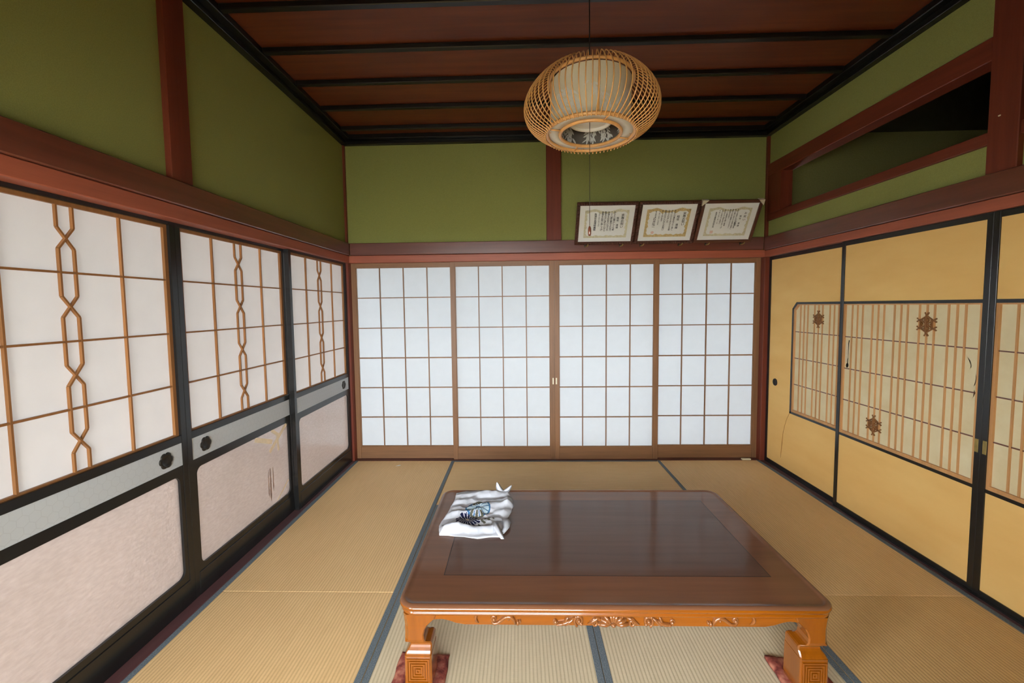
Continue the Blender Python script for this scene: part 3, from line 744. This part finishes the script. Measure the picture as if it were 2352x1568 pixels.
for s in (-1, 1):
    b = CB(); cx = fx+s*.118                                    # curl beside the fan
    b.tube(spiral(cx, .267, .0165, .004, PI*.5-s*.9*PI, PI*.5+s*1.9*PI), .0032, 8)
    b.ball((cx, AY-.003, .268), .0055, .0055, .0055); b.ball((cx-s*.004, AY-.003, .284), .004, .004, .004); b.ball((cx+s*.010, AY-.002, .279), .0042, .004, .0042)
    b.ball((cx-s*.008, AY-.002, .2585), .005, .004, .004)
    relief(b)
    b = CB(); lx = fx+s*.172                                    # leaf
    for (dx, dz, rx, rz, ro) in ((-.022, .0, .018, .0045, .6), (-.008, -.003, .020, .0048, .35), (.006, -.006, .018, .0042, .1), (-.012, .008, .010, .004, .95)):
        b.ball((lx+s*dx, AY-.001, .264+dz), rx, .005, rz, rot=-s*ro+0)
    b.ball((lx+s*.026, AY-.002, .264), .0055, .005, .0055); b.ball((lx+s*.018, AY-.002, .2565), .006, .004, .003)
    b.tube(spiral(lx+s*.027, .264, .008, .004, 0, s*1.6*PI), .002, 6)
    relief(b)
    b = CB(); ox = fx+s*.385                                    # long scroll
    pth = [(-.050, .256), (-.046, .266), (-.036, .2765), (-.024, .2785), (-.012, .274), (0, .266), (.012, .2585), (.024, .257), (.032, .262)]
    b.tube([(ox+s*dx, AY-.0015, z) for dx, z in pth], .0034, 8, rs=[.002, .0032, .0042, .0042, .0036, .0032, .003, .0032, .002])
    b.tube(spiral(ox+s*.024, .271, .0095, .003, -PI*.35 if s > 0 else PI*1.35, (-PI*.35 if s > 0 else PI*1.35)+s*2.2*PI), .0028, 8)
    b.ball((ox+s*.024, AY-.003, .271), .005, .005, .005); b.ball((ox-s*.058, AY-.002, .260), .0045, .0045, .0065); b.ball((ox-s*.026, AY-.002, .269), .0035, .003, .0028)
    b.ball((ox-s*.066, AY-.002, .264), .0035, .0035, .004)
    relief(b)
    b = CB(); ex = fx+s*.470                                    # crescent
    b.tube([(ex-s*.010, AY-.001, .288), (ex-s*.001, AY-.002, .2835), (ex+s*.003, AY-.0025, .274), (ex+s*.001, AY-.002, .2655), (ex-s*.008, AY-.001, .2575)], .003, 8, rs=[.001, .003, .0036, .003, .001])
    relief(b)

# red cushions under the front feet
def cushion(x0, x1, y0, y1, label, seed):
    rnd = random.Random(seed); n = 22; vs = []; fs = []
    H = lambda u, v: .004+.008*min(1, 4.5*min(u, 1-u, v, 1-v))**.6
    inside = lambda x, y: False
    for j in range(n+1):
        for i in range(n+1):
            u, v = i/n, j/n; x = x0+(x1-x0)*u; y = y0+(y1-y0)*v
            wob = .007*noise.noise(Vector((x*18+seed, y*18, 0))) if i in (0, n) or j in (0, n) else 0
            fold = .003*math.sin(u*22+3*noise.noise(Vector((x*9, y*9, seed))))*min(1, 3*min(u, 1-u))
            under = (x1-.035 > x > x0+.035) and (y > y0+.03) and (y < y1-.035)
            z = H(u, v)+(abs(fold)+.016*max(0, .5-abs(u-.02)*2)*(v > .2))*(0 if under else 1)
            if under: z = .012
            vs.append((x+wob, y+wob*.8, max(.002, z)))
    for j in range(n):
        for i in range(n):
            a = j*(n+1)+i; fs.append((a, a+1, a+n+2, a+n+1))
    b = MB(); b.add(vs, fs, 0, True)
    bot = [(x, y, .0008) for x, y, z in vs]; o = len(b.v); b.add(bot, [tuple(reversed(f)) for f in fs], 0, True)
    rim = [i for i in range(n+1)] + [j*(n+1)+n for j in range(1, n+1)] + [n*(n+1)+i for i in range(n-1, -1, -1)] + [j*(n+1) for j in range(n-1, 0, -1)]
    for k in range(len(rim)):
        p, q = rim[k], rim[(k+1) % len(rim)]
        b.f.append((p, o+p, o+q, q)); b.m.append(0); b.sm.append(True)
    return solo('foot_pad', b, M['cushion'], label, 'floor pad', 'red pads under the front table feet')
cushion(-.765, -.575, -2.345, -2.128, 'reddish cloth pad under the left front table foot', 1)
cushion(.622, .800, -2.345, -2.128, 'reddish cloth pad under the right front table foot', 2)

# ------------------------------------------------------------------ white printed cloth on the table
def cloth_obj():
    back = [(-.650, -1.420), (-.60, -1.398), (-.53, -1.392), (-.46, -1.402), (-.405, -1.408), (-.362, -1.425)]
    front = [(-.664, -1.856), (-.61, -1.862), (-.55, -1.868), (-.49, -1.884), (-.44, -1.874), (-.385, -1.872)]
    left = [(-.650, -1.420), (-.648, -1.50), (-.656, -1.60), (-.668, -1.70), (-.680, -1.78), (-.664, -1.856)]
    right = [(-.362, -1.425), (-.343, -1.50), (-.337, -1.575), (-.350, -1.66), (-.378, -1.75), (-.385, -1.872)]
    def samp(c, t):
        f = t*(len(c)-1); i = min(int(f), len(c)-2); q = f-i
        return Vector(c[i])*(1-q)+Vector(c[i+1])*q
    nu, nv = 150, 210; vs = []
    def flowers(x, y):
        return 0
    for j in range(nv+1):
        v = j/nv
        for i in range(nu+1):
            u = i/nu
            p = samp(back, u)*(1-v)+samp(front, u)*v+samp(left, v)*(1-u)+samp(right, v)*u - (Vector(back[0])*(1-u)*(1-v)+Vector(back[-1])*u*(1-v)+Vector(front[0])*(1-u)*v+Vector(front[-1])*u*v)
            x, y = p
            e = min(u, 1-u, v, 1-v)
            edge = min(1, e*9)
            d = (y+1.66)*.9-(x+.5)*.32
            h = .010+.007*math.sin(d*46+2.0*noise.noise(Vector((x*9, y*7, 1))))+.006*math.sin(d*95+x*20+3*noise.noise(Vector((x*14, y*9, 4))))
            h += .010*noise.noise(Vector((x*11, y*11, 2)))+.004*noise.noise(Vector((x*38, y*38, 7)))+.012*(.35-abs(noise.noise(Vector((x*15+3, y*13, 11)))))
            roll = math.exp(-((v-.905)/.05)**2)*(.016+.004*math.sin(u*9))*(1 if u < .86 else .6)      # rolled front hem
            dip = -.010*math.exp(-((v-.77)/.04)**2)
            lobe = .020*math.exp(-((u-.93)/.08)**2)*math.exp(-((v-.35)/.22)**2)
            h = max(.004, h+dip+lobe)+roll
            zz = TZ+.003+h*(edge**.6)
            vs.append((x+.004*noise.noise(Vector((x*25, y*25, 9)))*(1-edge), y+.005*noise.noise(Vector((x*20, y*20, 5)))*(1-edge), zz))
    fs = []; ms = []
    def kind(x, y):
        # upper pale flower
        def polar(cx, cy, ax, ay):
            dx, dy = (x-cx)/ax, (y-cy)/ay; return math.hypot(dx, dy), math.atan2(dy, dx)
        r, a = polar(-.512, -1.625, .062, .082)
        if r < 1:
            pet = abs(((a/(2*PI)*12) % 1)-.5)
            if r < .20: return 2 if r > .13 else 3
            if r > .88: return 2 if abs(math.sin(a)) < .82 else 4
            if pet < .10: return 2
            if abs(math.sin(a)) > .72 and r > .5: return 4 if pet > .26 else 0
            return 3
        r, a = polar(-.550, -1.742, .060, .066)
        if r < 1.06:
            lobe = .86+.2*abs(math.sin(a*5))
            pet = abs(((a/(2*PI)*20) % 1)-.5)
            if r < .13: return 5
            if r > lobe: return 0
            if r > .16 and pet > .13: return 1
            return 0
        r, a = polar(-.462, -1.752, .044, .056)
        if r < 1:
            q = (x*.8+y*.6)*95
            return 4 if (math.sin(q*2.2) > .25 and math.sin((x-.9*y)*70) > -.55) else 0
        return 0
    for j in range(nv):
        for i in range(nu):
            a = j*(nu+1)+i; fs.append((a, a+1, a+nu+2, a+nu+1))
            c = vs[a]; q = vs[a+nu+2]
            k = kind((c[0]+q[0])/2, (c[1]+q[1])/2)
            if j/nv > .86 or j/nv < .06: k = 0
            ms.append(k)
    b = MB()
    b.v = list(vs); b.f = list(fs); b.m = list(ms); b.sm = [True]*len(fs)
    # skirt so the bundle has thickness down to the table
    rim = [i for i in range(nu+1)] + [j*(nu+1)+nu for j in range(1, nv+1)] + [nv*(nu+1)+i for i in range(nu-1, -1, -1)] + [j*(nu+1) for j in range(nv-1, 0, -1)]
    o = len(b.v); b.v += [(vs[k][0], vs[k][1], TZ+.0008) for k in rim]; R_ = len(rim)
    for k in range(R_):
        l = (k+1) % R_; b.f.append((rim[k], o+k, o+l, rim[l])); b.m.append(0); b.sm.append(True)
    b.f.append(tuple(range(o, o+R_))); b.m.append(0); b.sm.append(False)
    me_o = solo('printed_cloth', b, [M['white_cloth'], M['navy_print'], M['blue_print'], M['pale_print'], M['grey_print'], M['tape']], 'crumpled white cloth bundle with blue flower prints on the low table', 'cloth', loc=(-.51, -1.64, TZ))
    # two knotted ears and a hanging strip, pieces of the bundle
    def leaf(pts, ws, th=.003):
        bb = MB(); rings = []
        for (x, y, z), w in zip(pts, ws):
            rings.append([(x-w, y, z+.0), (x, y-.004, z+.004), (x+w, y, z), (x, y+.004, z-.002)])
        bb.loft(rings, 0, True); return bb
    for pts, ws in (([(-.405, -1.425, .341), (-.418, -1.415, .360), (-.424, -1.408, .376), (-.428, -1.405, .386)], [.022, .016, .010, .003]),
                    ([(-.385, -1.43, .341), (-.368, -1.42, .355), (-.356, -1.415, .366), (-.349, -1.412, .372)], [.022, .016, .009, .003]),
                    ([(-.418, -1.800, .362), (-.405, -1.84, .356), (-.390, -1.872, .345), (-.378, -1.898, .338)], [.014, .015, .013, .007]),
                    ([(-.372, -1.73, .345), (-.362, -1.77, .348), (-.366, -1.81, .343), (-.382, -1.85, .336)], [.016, .018, .015, .008])):
        bb = leaf(pts, ws); part('cloth_end', bb, M['white_cloth'], me_o)
    return me_o
cloth_obj()

# ------------------------------------------------------------------ rattan pendant lamp
LC = Vector((.018, -1.800, 2.187))
lamp = thing('pendant_lamp', 'round rattan ribbed pendant lamp with a bamboo leaf printed drum', 'lamp', LC, rot=(math.radians(-2.0), math.radians(1.3), 0))
ZB, ZT = -.105, .118
def ring(name, R, z, r, mat, par=lamp, flat=None):
    return part(name, MB().tube([(R*math.cos(2*PI*k/64), R*math.sin(2*PI*k/64), z) for k in range(64)], r, 8, closed=True, flat=flat), mat, par, (0, 0, 0))
ring('bottom_ring', .185, ZB, .0085, M['rattan']); ring('top_ring', .178, ZT-.006, .0070, M['rattan']); ring('inner_ring', .128, ZB-.002, .0075, M['rattan'])
# one rib, then copies
rp = [(.1915, ZB-.014), (.1955, ZB-.006), (.215, -.100), (.243, -.083), (.265, -.062), (.279, -.036), (.284, -.010), (.281, .018), (.271, .045), (.255, .071), (.234, .096), (.211, .117), (.194, .130), (.181, .135), (.172, .129), (.169, .116)]
def smooth(P, n=3):
    out = []
    for i in range(len(P)-1):
        p0, p1, p2, p3 = P[max(i-1, 0)], P[i], P[i+1], P[min(i+2, len(P)-1)]
        for k in range(n):
            t_ = k/n
            out.append(tuple(.5*((2*p1[q])+(-p0[q]+p2[q])*t_+(2*p0[q]-5*p1[q]+4*p2[q]-p3[q])*t_*t_+(-p0[q]+3*p1[q]-3*p2[q]+p3[q])*t_**3) for q in range(2)))
    out.append(P[-1]); return out
rib0 = part('rib', MB().tube([(r, 0, z) for r, z in smooth(rp, 2)], .0026, 6), M['rattan'], lamp, (0, 0, 0))
NR = 70
for k in range(1, NR):
    c = rib0.copy(); COL.objects.link(c); c.parent = lamp; c.rotation_euler = (0, 0, 2*PI*k/NR)
# drum of printed film
dr = part('drum', MB().lathe([(.168, ZB+.010), (.168, ZT-.012)], 64), M['film'], lamp, (0, 0, 0))
lf = MB()
rnd = random.Random(5)
def on_drum(a, z, rad=.1674): return (rad*math.cos(a), rad*math.sin(a), z)
def leafblade(a, z, ang, L, w):
    pts = []; n = 7
    for s in (1, -1):
        for k in (range(n+1) if s > 0 else range(n-1, 0, -1)):
            t_ = k/n; ww = w*math.sin(PI*min(1, t_*.92+.04))**.8*s
            du = math.cos(ang)*t_*L-math.sin(ang)*ww; dz = math.sin(ang)*t_*L+math.cos(ang)*ww
            pts.append((a+du/.168, z+dz))
    lf.add([on_drum(x, y, .1690) for x, y in pts], [tuple(range(len(pts)))]); lf.add([on_drum(x, y, .1646) for x, y in pts], [tuple(range(len(pts)))])
for st in range(13):
    a0 = st*2*PI/13+rnd.uniform(-.12, .12); zc = ZB+.018
    bend = rnd.uniform(-.35, .35); path = [(a0+bend*(k/10)**1.6, zc+.115*k/10) for k in range(11)]
    for k in range(10):
        (xa, za), (xb, zb) = path[k], path[k+1]; w = .0016/.168
        lf.add([on_drum(xa-w, za, .1690), on_drum(xa+w, za, .1690), on_drum(xb+w, zb, .1690), on_drum(xb-w, zb, .1690)], [(0, 1, 2, 3)])
    for k in range(3, 11):
        x, z = path[k]
        for q in range(5): leafblade(x+rnd.uniform(-.10, .10), z+rnd.uniform(-.012, .004), rnd.uniform(-2.4, -.5), rnd.uniform(.022, .042), rnd.uniform(.0028, .0046))
part('leaf_print', lf, M['leaf'], lamp, (0, 0, 0), label='white bamboo leaf print')
part('bottom_panel', MB().lathe([(.134, ZB+.001), (.178, ZB+.001), (.178, ZB+.003), (.134, ZB+.003)], 64, close=True), M['lampwhite'], lamp, (0, 0, 0))
for k in range(4):
    a = .25+PI/2*k
    part('spoke', MB().tube([(.130*math.cos(a), .130*math.sin(a), ZB-.003), (.182*math.cos(a), .182*math.sin(a), ZB-.003)], .0035, 6), M['rattan'], lamp, (0, 0, 0))
part('drum_lining', MB().lathe([(.1655, ZB+.010), (.1655, ZT-.012)], 64), M['lining'], lamp, (0, 0, 0))
part('reflector', MB().lathe([(.004, .030), (.06, .020), (.096, -.020), (.100, -.040), (.094, -.050), (.05, -.056), (.004, -.057)], 48), M['reflector'], lamp, (0, 0, 0))
part('tube_bulb', MB().tube([(.085*math.cos(2*PI*k/40), .085*math.sin(2*PI*k/40), -.052) for k in range(40)], .011, 8, closed=True), M['reflector'], lamp, (0, 0, 0))
for k in range(4):
    a = .25+PI/2*k
    part('upright', MB().box(-.0035, .0035, -.0025, .0025, ZB, ZT), M['rattan'], lamp, (0, 0, 0)).location = (.1705*math.cos(a-1.8), .1705*math.sin(a-1.8), 0)
# the cords hang straight down although the shade tilts
inv = Matrix.Rotation(math.radians(-1.5), 4, 'X')
Rm = (Matrix.Rotation(math.radians(1.3), 4, 'Y') @ Matrix.Rotation(math.radians(-2.0), 4, 'X')).inverted()
def hang(name, b, mat, par=lamp):
    me_v = [(Rm @ (Vector(p)-LC))[:] for p in b.v]; b.v = me_v
    return part(name, b, mat, par, (0, 0, 0))
hang('cord', MB().tube([(.014, -1.80, 2.25), (.012, -1.80, CZ-.02)], .0026, 8), M['cord'])
hang('ceiling_cap', MB().lathe([(.001, -.028), (.018, -.024), (.034, -.010), (.036, .002)], 32, center=(.012, -1.80, CZ-.004)), M['cord'])
pc = hang('pull_cord', MB().tube([(.014, -1.80, 2.22), (.0135, -1.80, 1.69)], .0011, 6), M['cord'])
kb = hang('pull_knob', MB().lathe([(.0005, .040), (.0035, .038), (.0062, .030), (.0072, .018), (.0066, .006), (.0045, -.002), (.0005, -.003)], 20, center=(.0135, -1.80, 1.652)), M['knob'], pc)

# ------------------------------------------------------------------ framed certificates leaning out above the screens
def text_mesh(cols):
    """cols: (string, x centre, z top, size) -> one mesh in the local plane (x right, y up)"""
    V, Fc = [], []
    for s, x, z, size, sp_ in cols:
        cu = bpy.data.curves.new('t', 'FONT'); cu.body = '\n'.join(s); cu.size = size; cu.align_x = 'CENTER'; cu.align_y = 'TOP'
        cu.space_line = sp_; cu.offset = size*.012; cu.resolution_u = 2
        ob = bpy.data.objects.new('t', cu); COL.objects.link(ob); bpy.context.view_layer.update()
        dg = bpy.context.evaluated_depsgraph_get(); me = bpy.data.meshes.new_from_object(ob.evaluated_get(dg))
        o = len(V); V += [(v.co.x+x, v.co.y+z) for v in me.vertices]; Fc += [tuple(i+o for i in p.vertices) for p in me.polygons]
        COL.objects.unlink(ob); bpy.data.objects.remove(ob); bpy.data.meshes.remove(me); bpy.data.curves.remove(cu)
    return V, Fc
YB, YT, ZB_, ZT_ = -.034, -.224, 1.857, 2.160
SL = math.hypot(YT-YB, ZT_-ZB_); TILT = math.atan2(-(YT-YB), ZT_-ZB_)
def certificate(x0, x1, label, cols, border, seal=None, rope=True, protectors=False):
    w = x1-x0; cx = (x0+x1)/2; H = SL
    r = thing('framed_certificate', label, 'framed certificate', (cx, YB, ZB_), 'certificates leaning above the paper screens', rot=(TILT, 0, 0))
    # local: x right, z up along the frame, -y towards the viewer
    fw = .026; b = MB()
    def bar(p, q, off):
        b.box(*p, *q)
    b.box(-w/2, w/2, -.012, .010, 0, fw, c=.004).box(-w/2, w/2, -.012, .010, H-fw, H, c=.004)
    b.box(-w/2, -w/2+fw, -.012, .010, fw, H-fw, c=.004).box(w/2-fw, w/2, -.012, .010, fw, H-fw, c=.004)
    if rope:                                                    # twisted moulding
        def twist(p, q, n):
            p, q = Vector(p), Vector(q); d = (q-p)/n; dn = d.normalized(); s_ = Vector((dn.z, 0, -dn.x))
            for k in range(n):
                c = p+d*(k+.5)
                b.tube([c-s_*.010-d*.35, c+Vector((0, -.003, 0)), c+s_*.010+d*.35], d.length*.42, 6, rs=[d.length*.30, d.length*.42, d.length*.30])
        a = fw/2
        twist((-w/2+a, -.012, a), (w/2-a, -.012, a), 34); twist((-w/2+a, -.012, H-a), (w/2-a, -.012, H-a), 34)
        twist((-w/2+a, -.012, a), (-w/2+a, -.012, H-a), 24); twist((w/2-a, -.012, a), (w/2-a, -.012, H-a), 24)
    part('frame', b, M['framewood'], r, (0, 0, 0))
    part('certificate_paper', MB().box(-w/2+fw-.004, w/2-fw+.004, -.004, -.001, fw-.004, H-fw+.004), M['cert'], r, (0, 0, 0))
    # printed border with wavy inner edge
    u0, u1, v0, v1 = -w/2+.068, w/2-.068, .060, H-.066
    bd = MB(); N = 60
    def side(fn_out, fn_in, flip=False):
        O = [fn_out(k/N) for k in range(N+1)]; I = [fn_in(k/N) for k in range(N+1)]
        vs = [(x, -.0044, z) for x, z in O]+[(x, -.0044, z) for x, z in I]
        bd.add(vs, [(k, k+1, N+2+k, N+1+k) for k in range(N)])
    th = .021 if border == 'cert_gold' else .018
    wv = lambda t_, f: th*(1+.28*math.sin(t_*f)*math.sin(t_*f*.37+1))
    side(lambda t_: (u0+(u1-u0)*t_, v0), lambda t_: (u0+(u1-u0)*t_, v0+wv(t_, 38)))
    top = lambda t_: v1+.010*math.exp(-((t_-.22)/.09)**2)+.010*math.exp(-((t_-.78)/.09)**2)-.012*math.exp(-((t_-.5)/.16)**2)
    side(lambda t_: (u0+(u1-u0)*t_, top(t_)), lambda t_: (u0+(u1-u0)*t_, top(t_)-wv(t_, 30)*(1.15 if abs(t_-.5) > .12 else .8)))
    side(lambda t_: (u0, v0+th*.5+(v1-v0-th*.6)*t_), lambda t_: (u0+wv(t_, 30), v0+th*.5+(v1-v0-th*.6)*t_))
    side(lambda t_: (u1, v0+th*.5+(v1-v0-th*.6)*t_), lambda t_: (u1-wv(t_, 31), v0+th*.5+(v1-v0-th*.6)*t_))
    if border == 'cert_gold':                                   # wing-like flourishes
        for s in (-1, 1):
            for k in range(3):
                xa = s*(.075+.012*k); bd.add([(xa, -.0045, v1-.004), (xa+s*.030, -.0045, v1+.016-.003*k), (xa+s*.012, -.0045, v1-.008)], [(0, 1, 2)])
    part('printed_border', bd, M[border], r, (0, 0, 0))
    V, Fc = text_mesh([(s, x, z, sz, sp_) for s, x, z, sz, sp_ in cols])
    tm = MB(); tm.add([(x, -.0049, z) for x, z in V], Fc); part('lettering', tm, M['ink'], r, (0, 0, 0))
    if seal:
        sx, sz, kind_ = seal; sm = MB()
        if kind_ == 'round': sm.add([(sx+.0125*math.cos(2*PI*k/24), -.0047, sz+.0125*math.sin(2*PI*k/24)) for k in range(24)], [tuple(range(24))])
        else: sm.box(sx-.012, sx+.012, -.0048, -.0045, sz-.012, sz+.012)
        part('red_seal', sm, M['seal'], r, (0, 0, 0), label='faded red seal')
    if protectors:
        for s in (-1, 1):
            pm = MB(); x = s*(w/2+.003)
            pm.prism([(x, H+.003), (x, H-.042), (x-s*.048, H+.003)], 'y', -.019, .012)
            part('corner_guard', pm, M['card'], r, (0, 0, 0), label='cream paper corner guard')
    return r
def C(s, x, z, size, sp_=1.0): return (s, x, z, size, sp_)
T1 = [C('米寿お祝い', .128, .262, .0265, .92), C('稲垣　清様', .090, .235, .019, 1.05), C('あなたは輝かしくも齢', .062, .283, .0185, .88), C('八十八歳を重ねられめで', .038, .283, .0185, .82),
      C('米寿をお迎えになられ', .014, .283, .0195, .84), C('敬老の日にあたり心から', -.010, .283, .019, .80), C('長寿をお祝い申し上げ', -.034, .283, .0195, .84), C('平成十五年九月十五日', -.060, .272, .011, 1.05), C('魚津市長澤崎義敬', -.090, .268, .020, .92)]
T2 = [C('米寿お祝い', .128, .268, .0255, .90), C('稲垣　清様', .082, .240, .022, 1.06), C('あなたは本年めでたく苦し', .050, .285, .0165, .86), C('多年にわたりあなたの米寿', .026, .285, .016, .90),
      C('迎えられました', .002, .285, .0175, .86), C('敬老の日に心からお祝い', -.024, .285, .018, .86), C('申し上げます', -.048, .285, .0175, .90), C('平成十五年八月吉日', -.072, .276, .0115, 1.12), C('富山県知事', -.100, .278, .012, .95), C('石井隆一', -.104, .222, .0235, .94)]
T3 = [C('お祝い', .126, .258, .0205, 1.3), C('稲垣　清様', .092, .232, .016, 1.25), C('ご夫妻様', .066, .20, .013, 1.1), C('あなたは長年にわたり農業の発展', .060, .284, .0125, .86), C('努力を惜しまずよく地域の振興に', .040, .284, .0130, .86), C('貢献され他の模範となられまし', .020, .284, .0125, .90),
      C('本会設立を祝う', 0, .284, .0125, .9), C('ここに感謝状を贈り敬意', -.020, .284, .0130, .98), C('ますますのご健勝を祈り申し上げ', -.040, .284, .0125, .86), C('ともに永年のご労苦に', -.060, .284, .0130, .95), C('平成八年十月一日', -.082, .276, .0115, 1.25), C('魚津市農業協同組合長', -.106, .262, .0145, .9)]
certificate(.1685, .655, 'left framed certificate in a rope-carved frame with a pale olive border', T1, 'cert_pale')
certificate(.660, 1.141, 'middle framed certificate with the strongest gold border and a pink round seal', T2, 'cert_gold', (-.104, .098, 'round'))
certificate(1.148, 1.619, 'right framed certificate in a plain frame with cream corner guards', T3, 'cert_pale', (-.108, .094, 'square'), False, True)
# small hooks that carry them
for x, lab in ((.262, 'small brass hook under the left end of the left certificate'), (.552, 'small brass hook under the right end of the left certificate'), (.722, 'small brass hook under the left end of the middle certificate'),
               (1.040, 'small brass hook under the right end of the middle certificate'), (1.262, 'small brass hook under the left end of the right certificate'), (1.548, 'small brass hook under the right end of the right certificate')):
    h = thing('picture_hook', lab, 'hook', (x, -.0185, 1.838), 'brass hooks under the certificates')
    part('back_plate', MB().box(x-.010, x+.004, -.0225, -.0185, 1.836, 1.862, c=.001), M['bronze'], h)
    part('hook_arm', MB().tube([(x-.004, -.022, 1.842), (x+.004, -.034, 1.840), (x+.012, -.046, 1.843), (x+.017, -.051, 1.851), (x+.013, -.053, 1.857)], .0036, 8, rs=[.003, .0045, .005, .0045, .002]), M['brass'], h)

# small things
b = MB().box(1.612, 1.688, -.004, .022, .0, .012, c=.003)
solo('door_stopper', b, M['ivory'], 'small pale stick lying on the sill at the back right corner', 'stick')
b = MB(); b.prism([(-1.365, -.135), (-1.335, -.128), (-1.325, -.112), (-1.342, -.106), (-1.352, -.118)], 'z', .0006, .0022)
solo('paper_scrap', b, M['lampwhite'], 'tiny white paper scrap on the back left mat', 'paper scrap')
b = MB(); b.ball((1.7575, -1.762, 2.134), .0025, .006, .0035)
solo('wall_nail', b, M['ivory'], 'tiny pale nail head in the thick right post', 'nail')

# ------------------------------------------------------------------ daylight
w = bpy.data.worlds.new('overcast_sky'); sc.world = w; w.use_nodes = True
nt = w.node_tree; nt.nodes.clear()
bg = nt.nodes.new('ShaderNodeBackground'); ow = nt.nodes.new('ShaderNodeOutputWorld')
bg.inputs['Color'].default_value = (.93, .97, 1.0, 1); bg.inputs['Strength'].default_value = 26.0
nt.links.new(bg.outputs[0], ow.inputs[0])
def portal(name, loc, rot, sx, sy):
    l = bpy.data.lights.new(name, 'AREA'); l.shape = 'RECTANGLE'; l.size = sx; l.size_y = sy; l.cycles.is_portal = True
    o = bpy.data.objects.new(name, l); COL.objects.link(o); o.location = loc; o.rotation_euler = rot
    return o
portal('sky_portal', (-3.05, -2.0, .85), (0, -PI/2, 0), 2.8, 7.0)          # left veranda side, facing +x
portal('sky_portal', (0, -5.55, 1.0), (PI/2, 0, 0), 3.7, 2.6)               # open garden side behind the viewer, facing +y
portal('sky_portal', (0, 1.35, .85), (-PI/2, 0, 0), 6.2, 2.8)             # back veranda side, facing -y

# ------------------------------------------------------------------ camera
f = 995.6462432181909; yaw = -0.027743092450111372; pitch = 0.06392315642806039; roll = 0.01177585453343524
cy_, sy_ = math.cos(yaw), math.sin(yaw); cp, sp = math.cos(pitch), math.sin(pitch); cr_, sr = math.cos(roll), math.sin(roll)
Fv = Vector((sy_*cp, cy_*cp, -sp)); rv = Vector((cy_, -sy_, 0)); dv = Fv.cross(rv)
r2 = rv*cr_+dv*sr; d2 = -rv*sr+dv*cr_
cam = bpy.data.cameras.new('camera'); co = bpy.data.objects.new('camera', cam); COL.objects.link(co)
mw = Matrix(((r2.x, -d2.x, -Fv.x, -0.29268737), (r2.y, -d2.y, -Fv.y, -3.72081822), (r2.z, -d2.z, -Fv.z, 1.3471669), (0, 0, 0, 1)))
co.matrix_world = mw
cam.sensor_fit = 'HORIZONTAL'; cam.sensor_width = 36; cam.lens = f/2352*36
cam.shift_x = (1176-1167.370183)/2352; cam.shift_y = (767.278593-784)/2352
cam.clip_start = .05; cam.clip_end = 200
sc.camera = co
vs_ = sc.view_settings
vs_.view_transform = 'Standard'; vs_.look = 'None'; vs_.gamma = 1; vs_.use_curve_mapping = False; vs_.exposure = 0.53
sc.cycles.max_bounces = 12; sc.cycles.diffuse_bounces = 8; sc.cycles.glossy_bounces = 4; sc.cycles.transmission_bounces = 8; sc.cycles.transparent_max_bounces = 8
sc.cycles.sample_clamp_indirect = 6
